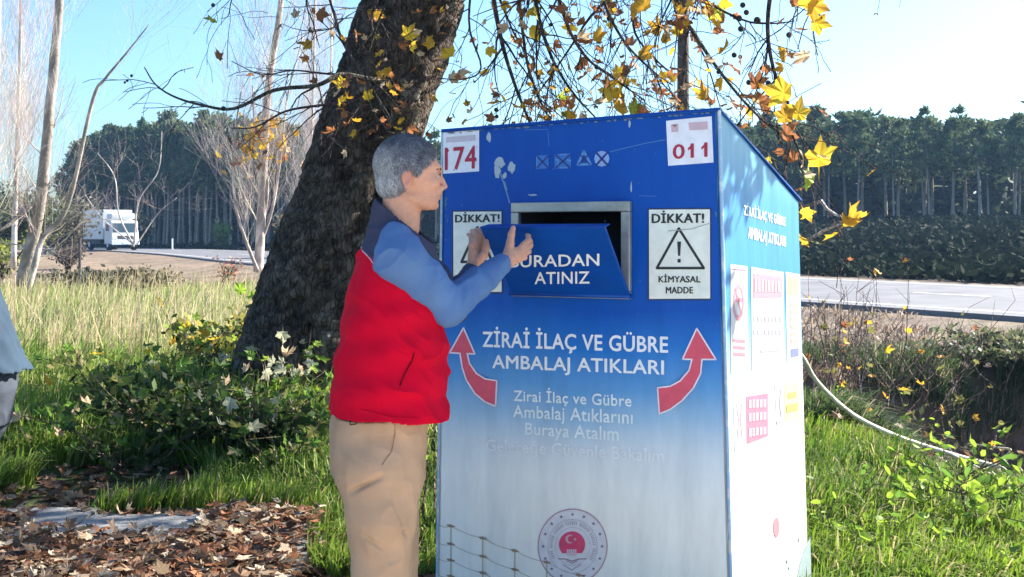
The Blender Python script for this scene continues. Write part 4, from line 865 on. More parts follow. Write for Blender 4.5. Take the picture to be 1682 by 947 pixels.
# collar of the shirt
# trousers
S = SDF((-0.75, 3.05, 0.03), (0.0, 3.78, 1.0), 0.0045)
S.loft([trow(547, 704, 676, 3.42, .178), trow(543, 702, 700, 3.42, .178), trow(544, 699, 740, 3.42, .180), trow(546, 696, 780, 3.42, .180), trow(560, 690, 800, 3.42, .165)], YAW, .03)
S.chain([J(618, 775, 3.32), J(625, 850, 3.30), kR + [-.012, 0, 0], J(630, 1050, 3.31), aR + [.0, 0, -.0]], [.116, .092, .080, .074, .070], .03)
S.chain([J(632, 775, 3.51), J(642, 850, 3.51), kL + [.008, 0, 0], J(646, 1050, 3.51), aL + [.0, 0, -.0]], [.112, .088, .078, .072, .068], .006)
S.noise(folds(.0042, 26, (.7, .1, .75), 4)); S.noise(lambda X, Y, Z: .006*fnoise(np.stack([X*9, Y*9, Z*5], -1), 1.0))
for a_, b_2, r0, r1 in (((575,808,3.23),(650,772,3.20),.006,.002), ((648,752,3.22),(690,728,3.26),.004,.003), ((598,880,3.21),(668,925,3.21),.003,.002), ((672,880,3.25),(628,850,3.21),.005,.002), ((560,735,3.25),(600,770,3.20),.004,.002), ((640,800,3.21),(660,860,3.23),.004,.002)):
    S.cone(J(*a_), J(*b_2), r0, r1, .014, True)
# seat crease
S.cone(J(556, 799, 3.22), J(585, 776, 3.20), .006, .003, .02, True); S.cone(J(646, 700, 3.235), J(634, 752, 3.215), .004, .003, .01, True)
V, Q = S.surf(); Q = flipfix(V, Q); V, Q, u = keepq(V, Q, (V[:, 2] < .975) & (V[:, 2] > .075))
tr = obj('trousers', V - MI, Q, cloth('beige_cloth', attr=True), man, np.tile(np.array(lin((192, 152, 120))), (len(V), 1)) * (1 + .07*fnoise(V, 9)[:, None]), True); m = tr.modifiers.new('solid', 'SOLIDIFY'); m.thickness = .003
#vline('side_seam', [(616, 700), (614, 760), (618, 830), (622, 900), (624, 960)], .0009, lin((185, 146, 116)), tr, .0004, 'beige_cloth')
#vline('back_pocket', [(552, 716), (572, 722), (594, 722)], .0012, lin((165, 126, 100)), tr, .0004, 'beige_cloth')
b = Bag(); bag_tube(b, [p - man.location for p in snap_path([(652, 694), (650, 715), (645, 738), (636, 754), (630, 760)], V, .0005)], .0013, 5, c=lin((150, 114, 90))); b.build('pocket_seam', MATS['beige_cloth'], tr, True)
tg = snap_path([(572, 688), (583, 688), (583, 699), (572, 699)], V, .004); b = Bag(); bag_tube(b, [p - man.location for p in tg + [tg[0]]], .0016, 4, c=(.02, .02, .02)); b.build('tag', MATS['beige_cloth'], tr)
for a, yw in ((aR, .1), (aL, .25)):
    S = SDF(a - .25, a + .28, .005); f = np.array([math.cos(yw), math.sin(yw), 0]); g = np.array([a[0], a[1], .0])
    S.cone(g - f*.05 + [0,0,.045], g + f*.06 + [0,0,.045], .043, .046, .02); S.cone(g + f*.06 + [0,0,.042], g + f*.17 + [0,0,.034], .046, .036, .02); S.cone(g + [0,0,.05], g + [0,0,.10], .044, .042, .02)
    sl, X, Y, Z = S.win(S.lo, S.lo + S.n*S.h); S.D[sl] = np.maximum(S.D[sl], .004 - Z); V, Q = S.surf(); obj('shoe', V - MI, flipfix(V, Q), mat('shoe_leather', color=(.05,.035,.025), rough=.5, var=.2), man, smooth=True)

# ---- the second person, mostly outside the frame
per = empty('person', (-1.86, 3.85, 0.0), 0, 'person in grey-blue jacket and light grey trousers, cut off by the frame edge', 'person')
PI_ = np.array(per.location); D2 = 3.85; yw2 = math.radians(186)
S = SDF((-2.6, 3.4, -0.01), (-1.5, 4.35, 1.75), .008); H2 = J(-140, 262, D2); w2, R2 = head_parts(S, H2, yw2, .25, 1.0)
S.cone(w2((-.02, 0, -.05)), w2((-.035, 0, -.18)), .05, .06, .02); S.loft([trow(-150, -62, 385, D2, .13), trow(-140, -45, 440, D2, .17), trow(-130, -20, 540, D2, .16), trow(-120, -10, 620, D2, .16)], yw2, .04)
hips = J(-62, 660, D2); sh1, sh2 = J(-95, 410, D2-.19), J(-95, 410, D2+.19); el1, el2 = J(-48, 560, D2-.24), J(-120, 560, D2+.26); wr1, wr2 = J(-120, 620, D2-.26), J(-190, 600, D2+.22)
S.chain([sh1, el1, wr1], [.05, .04, .028], .02); S.chain([sh2, el2, wr2], [.05, .04, .028], .02)
for wv in (wr1, wr2):
    q = [[wv + [-.05, dy*.5, -.02], wv + [-.08, dy*.6, -.045], wv + [-.085, dy*.6, -.07], wv + [-.075, dy*.6, -.09]] for dy in (-.045, -.016, .014, .042)]
    hand(S, wv, wv + np.array([-.05, 0, -.02]), (0, 1, 0), None, q, [wv + [-.02, -.02, -.01], wv + [-.045, -.035, -.035], wv + [-.06, -.035, -.06]])
k1, k2, a1, a2 = J(-70, 860, D2-.1), J(-110, 860, D2+.1), J(-60, 1060, D2-.1), J(-90, 1050, D2+.12)
for dy, k_, a_k in ((-.09, k1, a1), (.09, k2, a2)):
    S.chain([hips + [0, dy, 0], k_, a_k], [.085, .055, .042], .02); S.cone(a_k, a_k + [-.14, 0, -.03], .036, .03, .02)
V, Q = S.surf(); obj('body', V - PI_, flipfix(V, Q), MSK, per, np.tile(base, (len(V), 1)), True)
S = SDF((-2.6, 3.35, 0.8), (-1.35, 4.4, 1.60), .0055)
S.loft([trow(-160, -58, 372, D2, .11), trow(-158, -34, 420, D2, .185), trow(-150, -4, 490, D2, .19), trow(-146, 20, 560, D2, .20), trow(-140, 36, 606, D2, .21), trow(-138, 38, 616, D2, .21)], yw2, .03)
S.chain([sh1, el1, wr1], [.072, .064, .048], .025); S.chain([sh2, el2, wr2], [.07, .062, .048], .025); S.noise(folds(.014, 30, (.8, 0, .7), 5))
V, Q = S.surf(); Q = flipfix(V, Q); V, Q, u = keepq(V, Q, V[:, 2] > .958 - (V[:,0]+1.62)*.35)
jk = obj('jacket', V - PI_, Q, cloth('jacket_cloth', attr=True), per, np.tile(np.array(lin((52, 68, 84))), (len(V), 1)) * (1 + .12*fnoise(V, 8)[:, None]), True); m = jk.modifiers.new('solid', 'SOLIDIFY'); m.thickness = .006
S = SDF((-2.5, 3.5, 0.02), (-1.4, 4.3, 1.02), .006); S.loft([trow(-125, 14, 590, D2, .17), trow(-128, 20, 640, D2, .18), trow(-132, 6, 700, D2, .17)], yw2, .03)
for dy, k_, a_k in ((-.09, k1, a1), (.09, k2, a2)): S.chain([J(-60, 690, D2) + [0, dy, 0], k_, a_k], [.105, .082, .070], .03)
S.noise(folds(.006, 30, (.4, .1, 1), 6)); V, Q = S.surf(); Q = flipfix(V, Q); V, Q, u = keepq(V, Q, V[:, 2] > .06)
obj('trousers', V - PI_, Q, cloth('grey_cloth', attr=True), per, np.tile(np.array(lin((66, 72, 82))), (len(V), 1)) * (1 + .08*fnoise(V, 9)[:, None]), True)
for a_k in (a1, a2):
    b = SDF(a_k - .3, a_k + .25, .007); g = np.array([a_k[0], a_k[1], 0]); b.cone(g + [.05,0,.045], g + [-.16,0,.036], .044, .036, .02); b.cone(g + [0,0,.05], g + [0,0,.1], .045, .042, .02); V, Q = b.surf(); V[:, 2] = np.maximum(V[:, 2], .003); obj('shoe', V - PI_, flipfix(V, Q), MATS['shoe_leather'], per, smooth=True)
L2 = ((hV - HC) @ RH); obj('hair', H2 + L2 @ R2.T - PI_, hQ, MH, per, hc*.5, True)
# ---------------------------------------------------------------- the plane tree: trunk, limbs, hanging boughs, leaves
LC = {'yellow': (.80, .56, .05), 'gold': (.62, .36, .04), 'green': (.42, .50, .06), 'rust': (.36, .15, .06), 'pale': (.62, .46, .30)}
MBK = mat('plane_bark', attr=True, rough=0.92, var=0.6, vscale=14, bump=1.0, bscale=26, spec=0.15)
_n = MBK.node_tree; _vo = _n.nodes.new('ShaderNodeTexVoronoi'); _vo.feature = 'DISTANCE_TO_EDGE'; _vo.inputs['Scale'].default_value = 22; _mp = _n.nodes.new('ShaderNodeMapping'); _mp.inputs['Scale'].default_value = (1.3, 1.3, .45)
_nz = _n.nodes.new('ShaderNodeTexNoise'); _nz.inputs['Scale'].default_value = 4; _ad = _n.nodes.new('ShaderNodeVectorMath'); _ad.operation = 'MULTIPLY_ADD'; _ad.inputs[1].default_value = (.10, .10, .10); _tc = _n.nodes.new('ShaderNodeTexCoord')
_n.links.new(_tc.outputs['Object'], _nz.inputs['Vector']); _n.links.new(_nz.outputs['Color'], _ad.inputs[0]); _n.links.new(_tc.outputs['Object'], _ad.inputs[2]); _n.links.new(_ad.outputs[0], _mp.inputs[0]); _n.links.new(_mp.outputs[0], _vo.inputs['Vector'])
_mr = _n.nodes.new('ShaderNodeMapRange'); _mr.inputs[1].default_value = 0; _mr.inputs[2].default_value = .14; _n.links.new(_vo.outputs['Distance'], _mr.inputs[0]); _b2 = _n.nodes.new('ShaderNodeBump'); _b2.inputs['Strength'].default_value = .85; _b2.inputs['Distance'].default_value = .03
_n.links.new(_mr.outputs[0], _b2.inputs['Height']); _pb = _n.nodes['Principled BSDF']; _old = _pb.inputs['Normal'].links[0].from_socket; _n.links.new(_old, _b2.inputs['Normal']); _n.links.new(_b2.outputs[0], _pb.inputs['Normal'])
tree = empty('plane_tree', (-1.9, 8.85, 0), 0, 'leaning old plane tree with dark bark and hanging yellow leaves behind the man', 'tree'); TI = np.array(tree.location)
def loft_trunk(rows, d, ns=40, rough=.03, seed=0.0, step=.05):
    """rows: py, px left, px right (bottom to top) -> V, Q, colour"""
    rows = sorted(rows, key=lambda r: -r[0]); ctr = [P((l+r)/2, y, d) for y, l, r in rows]; rad = [(r-l)/2/FPX*d for y, l, r in rows]
    zz = [c.z for c in ctr]; z = np.arange(zz[0], zz[-1], step); cx = np.interp(z, zz, [c.x for c in ctr]); cy = np.interp(z, zz, [c.y for c in ctr]); r = np.interp(z, zz, rad)
    a = np.linspace(0, 2*np.pi, ns, endpoint=False); A, Zg = np.meshgrid(a, z); Rg = np.repeat(r[:, None], ns, 1)
    flare = np.exp(-(Zg - z[0])/.35)*(.16*np.sin(A*5+1) + .10*np.sin(A*3+2.2)); Rg = Rg*(1 + flare)
    X = cx[:, None] + Rg*np.cos(A); Y = cy[:, None] + Rg*np.sin(A); q = np.stack([X, Y, Zg*.45], -1)
    n1 = fnoise(q, 7 + seed); n2 = fnoise(q + 2, 19); n3 = fnoise(np.stack([X*2.2, Y*2.2, Zg*.35], -1), 17)
    off = rough*(n1*.6 + n2*.35) - rough*1.0*np.clip(1 - np.abs(n3)*4, 0, 1); X = X + off*np.cos(A); Y = Y + off*np.sin(A)
    V = np.stack([X, Y, Zg], -1).reshape(-1, 3); m = len(z); i = np.arange(m*ns).reshape(m, ns); i2 = np.roll(i, -1, axis=1); Q = np.stack([i[:-1], i2[:-1], i2[1:], i[1:]], -1).reshape(-1, 4)
    return V, Q, (n1 + .6*n2).reshape(-1), np.clip(1 - np.abs(n3)*4, 0, 1).reshape(-1)
rows = [(735, 322, 690), (700, 335, 680), (680, 345, 672), (640, 362, 662), (600, 378, 656), (560, 392, 652), (500, 414, 652), (450, 430, 655), (400, 447, 662), (330, 478, 672), (260, 505, 684), (200, 525, 700), (120, 553, 728), (60, 573, 748), (0, 590, 764), (-100, 612, 790), (-220, 640, 812), (-330, 655, 838)]
V, Q, n, cr = loft_trunk(rows, 8.85, 72, .045, 0, .035)
c0, c1, c2 = np.array([.062, .046, .036]), np.array([.18, .138, .105]), np.array([.30, .26, .21]); t = np.clip(n*.5+.4, 0, 1)[:, None]; C = c0*(1-t) + c1*t
pale = (fnoise(V*[1, 1, 1.3], 5.5) + .4*fnoise(V, 17) > .74); C[pale] = c2; C = C*(1 - .45*cr[:, None]); moss = sstep(1.2, .2, V[:, 2])*np.clip(fnoise(V, 4), 0, 1); C = C + (np.array([.06, .07, .035]) - C)*moss[:, None]*.6
obj('trunk', V - TI, Q, MBK, tree, C, True)
BKC = (.075, .058, .048); TW = (.10, .075, .065)
leafspots = []; ballspots = []
def twiggy(bag, pts, r0, r1, lvl, dens, L, droop=-.35, rng=random, c=TW, spots=leafspots, nsplit=9, sides=5, up=0.0, wob=.5, sub_k=.45):
    pts = smooth_path(pts, 5) if lvl == 0 else pts; n = len(pts); rad = [r0 + (r1-r0)*(i/(n-1))**.8 for i in range(n)]
    bag_tube(bag, pts, rad, sides if lvl < 2 else 3, c=[k*rng.uniform(.8, 1.2) for k in c])
    spots.append((pts[-1], lvl))
    if lvl >= dens: return
    tot = sum((pts[i+1]-pts[i]).length for i in range(n-1)); k = max(2, int(nsplit * (1 if lvl == 0 else sub_k)))
    for _ in range(k):
        f = rng.uniform(.12, .98); i = min(n-2, int(f*(n-1))); p = pts[i].lerp(pts[i+1], f*(n-1)-i); t = (pts[i+1]-pts[i]).normalized()
        d = (t*rng.uniform(.3, 1) + Vector((rng.uniform(-1, 1), rng.uniform(-1, 1), rng.uniform(-1, 1) + droop + up))*.8).normalized(); l = L*rng.uniform(.5, 1.2)*(.62**lvl); m = 5; q = [p]
        for s_ in range(m):
            d = (d + Vector((rng.uniform(-1, 1), rng.uniform(-1, 1), rng.uniform(-1, 1) + droop*.6 + up*.5))*wob*.45).normalized(); q.append(q[-1] + d*l/m)
        rr = rad[i]*rng.uniform(.4, .62); twiggy(bag, q, rr, max(.0024, rr*.35), lvl+1, dens, L, droop, rng, c, spots, nsplit, sides, up, wob, sub_k)
def limb(name, pts, r0, r1, dens, L, nsplit, droop=-.35, seed=0, c=TW, **kw):
    rg = random.Random(seed); b = Bag(); twiggy(b, pts, r0, r1, 0, dens, L, droop, rg, c, nsplit=nsplit, **kw); return b.build(name, MBK, tree, True)
def sub(V_, o=None): return [Vector(v) - tree.location for v in V_]
LP = lambda L: sub([P(*q) for q in L])
# big limbs above the picture that carry the boughs
top = P(745, -325, 8.85)
LM = [(745, -320, 8.85), (860, -420, 8.0), (980, -380, 7.2), (1110, -280, 6.6), (1230, -190, 6.0), (1330, -120, 5.4)]
limb('limb', LP(LM), .20, .045, 1, .7, 6, seed=3)
limb('limb', LP([(745, -320, 8.85), (800, -500, 9.2), (900, -640, 9.4), (1050, -760, 9.6)]), .21, .06, 2, 1.2, 9, seed=4)
limb('limb', LP([(735, -300, 8.85), (640, -460, 8.4), (520, -560, 7.8), (380, -600, 7.2), (240, -560, 6.8)]), .16, .04, 2, 1.1, 9, seed=5)
limb('limb', LP([(745, -320, 8.85), (770, -520, 7.9), (790, -700, 7.0), (780, -900, 6.4)]), .16, .05, 2, 1.2, 9, seed=6)
cn1 = limb('limb', sub([P(1330,-120,5.4), (2.1, 5.1, 3.35), (2.2, 4.5, 3.15), (1.9, 3.9, 3.1)]), .04, .012, 2, .5, 9, seed=11)  # this and the next two: unseen limbs added to hold the shading leaf clusters
cn2 = limb('limb', sub([P(980,-380,7.2), (1.5, 8.2, 4.7), (2.8, 9.0, 4.6), (4.2, 9.8, 4.5)]), .06, .015, 2, .9, 12, seed=12)
cn3 = limb('limb', sub([P(745,-320,8.85), (.3, 10.0, 5.4), (1.6, 11.2, 5.3), (3.0, 12.2, 5.2)]), .08, .02, 2, .9, 12, seed=13)
def canopy(c, s, n): return [np.array(c) + RNG.normal(0, 1, 3)*np.array(s) - TI for _ in range(n)]
cp = canopy((1.98, 4.52, 3.2), (.34, .34, .24), 850) + canopy((2.4, 8.9, 4.75), (1.1, .75, .30), 900) + canopy((1.6, 11.0, 5.6), (1.1, .9, .35), 600)  # off-frame leaf clusters added on the sun's path to shade man and left grass
cp = [p for p in cp if (lambda q: 385 - (q[2]-EYE)/q[1]*FPX < -25)(p + TI)]
o = leaves_mesh('shading_leaves', cp, .15, [LC['gold'], LC['rust'], LC['yellow']], mat('plane_leaf', attr=True, rough=0.55, trans=0.5, spec=0.3), 1.0, parent=tree); tag(o, kind='stuff')
# hanging boughs (pixel, pixel, depth)
BG = [([(905,-395,7.7),(800,-180,7.6),(806,-40,7.6),(822,60,7.6),(846,140,7.55),(872,205,7.5)], .030, .008, 9),
      ([(930,-392,7.5),(870,-150,7.5),(880,0,7.5),(905,90,7.45),(940,150,7.4),(985,200,7.4)], .024, .005, 11),
      ([(960,-382,7.3),(900,-120,7.2),(925,20,7.2),(960,90,7.2),(1010,130,7.1),(1060,165,7.1)], .020, .004, 10),
      ([(985,-375,7.15),(960,-160,7.1),(985,-20,7.0),(1020,60,7.0),(1065,110,7.0),(1105,140,6.9)], .018, .004, 9),
      ([(880,-405,7.85),(840,-160,8.0),(855,20,8.0),(870,120,8.0),(900,190,8.0),(935,235,7.9)], .020, .005, 9),
      ([(1110,-280,6.6),(1090,-120,6.5),(1112,0,6.4),(1150,70,6.3),(1200,140,6.2),(1250,195,6.0),(1290,225,5.9)], .020, .004, 12),
      ([(1150,-255,6.4),(1120,-90,6.3),(1150,-10,6.2),(1220,32,6.0),(1270,38,5.9),(1305,34,5.8)], .012, .003, 8),
      ([(1230,-190,6.0),(1280,-80,5.6),(1310,-20,5.3),(1335,8,5.1),(1350,30,5.0)], .014, .004, 5),
      ([(1290,-150,5.6),(1262,20,5.6),(1270,110,5.5),(1295,170,5.4),(1300,215,5.3),(1318,262,5.2)], .014, .004, 7),
      ([(945,-388,7.4),(800,-100,7.3),(770,30,7.2),(790,110,7.2),(760,130,7.3),(722,128,7.4)], .012, .003, 6),
      ([(960,-382,7.3),(1010,-60,7.6),(960,40,7.7),(915,110,7.8),(880,160,7.8),(868,200,7.8)], .014, .003, 11),
      ([(1000,-370,7.1),(1060,-60,7.2),(1040,40,7.3),(1075,95,7.3),(1120,130,7.3),(1165,150,7.2)], .013, .003, 10)]
for i, (pts, r0, r1, ns) in enumerate(BG): limb('bough', LP(pts), r0, r1, 2, .30 if i in (6, 7, 8) else .55, int(ns*1.35), seed=20+i)
# boughs reaching left across and beside the trunk
BL_ = [([(640,135,8.38),(600,128,8.2),(560,122,8.0),(520,140,7.9),(450,148,7.9),(385,178,7.9),(330,172,7.9),(285,158,7.9),(255,138,7.9),(237,110,7.9)], .024, .004, 8),
       ([(590,118,8.2),(560,60,8.2),(545,10,8.2),(520,-60,8.3),(470,-140,8.3)], .014, .006, 7),
       ([(640,135,8.35),(580,165,8.2),(530,172,8.1),(470,182,8.0),(420,208,8.0),(380,210,8.0)], .016, .004, 9),
       ([(560,122,8.0),(530,120,8.0),(480,115,7.9),(430,122,7.9),(380,100,7.9)], .010, .003, 8),
       ([(470,-140,8.3),(430,-60,8.3),(385,-10,8.3),(375,25,8.3),(362,30,8.3)], .009, .002, 6),
       ([(650,-60,8.0),(612,20,8.0),(620,60,8.0),(665,70,7.95),(700,80,7.9)], .010, .003, 6),
       ([(700,-60,8.0),(632,10,7.9),(600,120,7.9),(615,150,7.9),(640,190,7.9)], .010, .003, 8),
       ([(560,-80,8.2),(505,-10,8.2),(515,40,8.2),(525,78,8.2)], .008, .003, 5)]
for i, (pts, r0, r1, ns) in enumerate(BL_): limb('bough', LP(pts), r0, r1, 2, .42, ns, seed=60+i, c=(.10, .085, .08))
# leaves: individual, real plane leaves
LEAFV = [plane_leaf(c) for c in (.15, .4, .8, 1.1)]; LEAFM = {}
MLF = mat('plane_leaf', attr=True, rough=0.55, trans=0.5, spec=0.3)
OVALV = [oval_leaf(c) for c in (.1, .4, .7, 1.0)]
def leaf_me(kind, k):
    if (kind, k) not in LEAFM:
        V, T = (OVALV if kind[0] == 'o_'[0] and kind[:2] == 'o_' else LEAFV)[k]; c = np.array(LC[kind[2:] if kind[:2] == 'o_' else kind]); rr_ = np.hypot(V[:, 0], V[:, 1]-.3)[:, None]; C = c * (1 + .3*(np.abs(V[:, :1])*1.2 - .3)) + (np.array([.16, .07, .03]) - c) * np.clip((rr_ - .42 - .06*k)*2.6, 0, .75); LEAFM[(kind, k)] = mesh('leaf', V, T, C); LEAFM[(kind, k)].materials.append(MLF)
    return LEAFM[(kind, k)]
def leaf(parent, loc, size, kind, rg, rot=None, name='leaf'):
    o = bpy.data.objects.new(name, leaf_me(kind, rg.randrange(4))); COL.objects.link(o); o.parent = parent; o.location = loc; o.scale = (size*rg.uniform(.8, 1.1), size, size)
    o.rotation_euler = rot or (math.pi + rg.gauss(.0, .9), rg.gauss(0, .7), rg.uniform(0, 6.28)); return o
rg = random.Random(77); nlf = 0
big = [(1350,14,5.0,.17,'yellow'),(1325,6,5.0,.12,'gold'),(1330,35,5.0,.10,'yellow'),(1303,158,5.4,.155,'yellow'),(1290,205,5.3,.12,'gold'),(1308,200,5.3,.13,'yellow'),(1282,228,5.3,.10,'rust'),(1345,278,5.2,.17,'yellow'),(1322,290,5.2,.11,'green'),(1318,262,5.2,.10,'pale'),(1282,95,5.5,.10,'gold'),(1290,110,5.5,.07,'gold'),(1192,28,6.2,.13,'green'),(1180,12,6.2,.10,'yellow'),(1020,140,7.1,.13,'yellow'),(1008,165,7.1,.15,'yellow'),(1012,182,7.1,.12,'gold'),(1030,178,7.1,.11,'green'),(1022,150,7.1,.11,'yellow'),(867,45,7.6,.14,'yellow'),(866,18,7.6,.10,'green'),(875,4,7.6,.13,'gold'),(912,118,7.4,.12,'rust'),(1045,92,7.0,.13,'gold'),(1078,62,7.0,.14,'gold'),(1060,20,7.0,.12,'gold'),(1035,12,7.0,.12,'gold'),(1155,168,6.6,.12,'gold'),(1245,170,6.1,.11,'rust'),(1258,160,6.1,.08,'pale'),
       (666,66,7.95,.13,'yellow'),(672,74,7.95,.10,'yellow'),(652,70,7.95,.10,'rust'),(716,70,7.9,.10,'gold'),(570,137,7.9,.10,'yellow'),(558,172,7.9,.11,'yellow'),(598,165,7.9,.10,'yellow'),(612,20,8.0,.10,'gold'),(612,36,8.0,.09,'rust'),(690,92,7.9,.06,'pale'),(560,190,7.9,.07,'rust'),(668,208,8.0,.09,'rust'),(514,76,8.2,.10,'gold'),(518,22,8.2,.12,'rust'),(486,30,8.2,.08,'pale'),(705,22,8.0,.08,'rust'),(660,200,8.0,.07,'gold'),(735,130,7.4,.10,'pale'),(748,120,7.4,.10,'pale'),(796,80,7.4,.09,'yellow')]
for px, py, d, s, k in big:
    leaf(tree, P(px, py, d) - tree.location, s*1.02, k, rg, (math.pi*.5 + rg.uniform(-.5, .5), rg.uniform(-2, 2), rg.uniform(-.8, .8))); nlf += 1
cand = [p for p, l in leafspots if l >= 1]
def inview(p):
    q = p + tree.location; x, y = 841 + q.x/q.y*FPX, 385 - (q.z-EYE)/q.y*FPX; return -40 < x < 1500 and -40 < y < 330, x
vis = [(p, inview(p)[1]) for p in cand if inview(p)[0]]; rg.shuffle(vis); restl = []
for p, x in vis:
    k = rg.choices(['rust', 'gold', 'yellow', 'pale', 'green'], [5, 3, 2, 1.6, 1])[0]
    if x < 560 and rg.random() > .12: continue
    if x > 1230 and rg.random() < .8: continue
    if nlf < 300 and rg.random() < .6: leaf(tree, p, rg.uniform(.055, .115), k, rg); nlf += 1
    elif rg.random() < .75: restl.append(p)
o = leaves_mesh('small_leaves', [np.array(p) for p in restl], .062, [LC['rust'], LC['gold'], (.20, .09, .05), LC['pale'], LC['rust']], MLF, 1.2, parent=tree); tag(o, kind='stuff')
def off_frame(p):
    q = p + tree.location; x, y = 841 + q.x/q.y*FPX, 385 - (q.z-EYE)/q.y*FPX; return y < -60
out = [p for p in cand if off_frame(p)]
if out: 
    o = leaves_mesh('leaf_mass', [np.array(p + Vector((rg.gauss(0,.15), rg.gauss(0,.15), rg.gauss(0,.15)))) for p in out for _ in range(3)], .15, [LC['gold'], LC['rust'], LC['yellow']], MLF, 1.0, parent=tree); tag(o, kind='stuff')
# small round seed balls on threads
MSB = mat('seed_ball', color=(.035, .03, .03), rough=.9, bump=.6, bscale=200)
sbV, sbQ = sphere_arr((0,0,0), 1, 8, 6); sbm = mesh('seed_ball', sbV, sbQ[:, ::-1], None, True); sbm.materials.append(MSB)
for px, py, d, r in [(815,180,7.6,.020),(816,191,7.6,.018),(209,132,7.9,.014),(216,124,7.9,.014),(205,135,7.9,.012),(1220,8,6.0,.02),(1226,20,6.0,.02),(1214,30,6.0,.022),(1244,33,6.0,.026),(1217,47,6.0,.022),(1296,57,5.8,.020),(1206,90,6.2,.02),(1216,93,6.2,.016),(1230,135,6.1,.02),(1240,133,6.1,.018),(1262,136,6.0,.02),(1180,118,6.3,.016),(980,110,7.1,.02),(367,178,7.9,.024),(1090,44,7.0,.02),(1000,30,7.1,.02),(350,8,8.2,.02),(1252,112,6.0,.018),(945,60,7.3,.02),(905,40,7.4,.018),(1270,158,5.7,.018)]:
    o = bpy.data.objects.new('seed_ball', sbm); COL.objects.link(o); o.parent = tree; o.location = P(px, py, d) - tree.location; o.scale = (r*.75, r*.75, r*.75)
b = Bag(); bag_tube(b, LP([(812,40,7.6),(818,110,7.6),(815,175,7.6)]), .0016, 3, c=TW); b.build('twig', MBK, tree)

# ---------------------------------------------------------------- bare pale trees on the left
MPB = mat('pale_bark', attr=True, rough=0.8, var=0.35, vscale=5, bump=0.5, bscale=14)
def bare_tree(label, trunks, base, c, seed, nsplit, L, dens=3, up=.9, r=None, twc=None, group=None, wob=.4, droop=0):
    e = empty('bare_tree', base, 0, label, 'tree', group); rg = random.Random(seed)
    for j, (pts, r0, r1) in enumerate(trunks):
        b = Bag(); q = [P(*p) - e.location for p in pts]
        V, Q, T = tube_arr(smooth_path(q, 6), np.linspace(r0, r1, (len(q)-1)*6+1), 10); n = fnoise(V*[1,1,.5], 6)[:, None]; cc = np.array(c)*(1 + .25*n); cc[(fnoise(V*[1, 1, .6] + seed, 4.2) > .15)] *= 1.9; b.add(V*1.0 + n*r0*.08, Q, T, cc); b.build('trunk' if j == 0 else 'limb', MPB, e, True)
        b = Bag(); sp = []; twiggy(b, q, r1*.5, r1*.35, 0, dens, L, droop, rg, twc or c, sp, nsplit, 4, up, wob, .3); b.build('branches', MPB, e, True)
    return e
PBC = (.24, .20, .17); WT = (.50, .43, .40)
bare_tree('tall bare white-barked tree forked near the ground, beside the white truck', [([(34,470,27),(52,400,27),(66,330,27),(76,240,27),(88,110,27),(98,-10,27),(108,-170,27)], .155, .085), ([(44,482,26.6),(58,430,26.7),(72,388,26.9),(112,335,27),(152,165,27),(172,130,27),(205,90,27),(245,40,27)], .085, .012), ([(66,330,27),(40,345,26.8),(10,372,26.5),(-20,385,26.3)], .07, .03)], P(42, 476, 27), PBC, 5, 16, 2.2, up=.5, twc=(.40, .33, .28))
bare_tree('slim bare pale tree with many suckers beside the dark leaning trunk', [([(424,446,36),(428,380,36),(434,250,36),(440,150,36),(452,70,36),(462,0,36),(474,-120,36)], .155, .075), ([(424,446,35.5),(402,390,35.5),(386,330,35.5),(384,240,35.6),(396,150,35.6)], .06, .02), ([(428,400,36),(448,340,36),(462,250,36),(472,160,36),(498,60,36)], .05, .02), ([(430,380,36),(440,300,36),(420,230,36),(415,140,36)], .045, .02)], P(424, 446, 36), (.34, .28, .24), 8, 20, 2.6, up=.8, twc=(.52, .45, .40))
for i, (x, d, lab) in enumerate([(-14, 24, 'bare poplar with fine pinkish twigs cut by the photo edge'), (22, 31, 'bare poplar with fine twigs just behind the edge poplar'), (505, 44, 'bare twiggy pale poplar seen between the slim tree and dark trunk'), (533, 47, 'faint bare poplar half hidden behind the dark leaning trunk'), (200, 52, 'low bare brushy tree behind the white truck')]):
    hh = -190 if x != 200 else 230; bare_tree(lab, [([(x, 440, d), (x+4, 300, d), (x+10, 120, d), (x+16, hh, d)], .08, .03)] if x != 200 else [([(x+20, 405, d), (x-5, 350, d), (x-12, 290, d), (x-40, 250, d)], .045, .012), ([(x+20, 400, d), (x+28, 330, d), (x+60, 280, d), (x+66, 215, d)], .04, .012), ([(x+20, 402, d), (x-30, 360, d), (x-60, 320, d)], .03, .01), ([(x+24, 402, d), (x+60, 350, d), (x+90, 325, d)], .03, .01)], P(x, 440 if x != 200 else 405, d), (.44, .38, .34), 30+i, 30 if x != 200 else 9, 2.4 if x != 200 else 1.8, up=1.1 if x != 200 else .3, twc=(.56, .48, .44), wob=.4)
# small gold leaves on the slim tree
sl_t = [o for o in bpy.data.objects if o.name.startswith('bare_tree') and 'suckers' in o.get('label', '')][0]
rg = random.Random(4)
for i in range(60): leaf(sl_t, P(rg.gauss(412, 20) if i < 46 else rg.gauss(470, 20), rg.gauss(238, 26), 35.4) - sl_t.location, rg.uniform(.16, .42), rg.choice(['gold', 'gold', 'yellow', 'rust', 'pale']), rg)

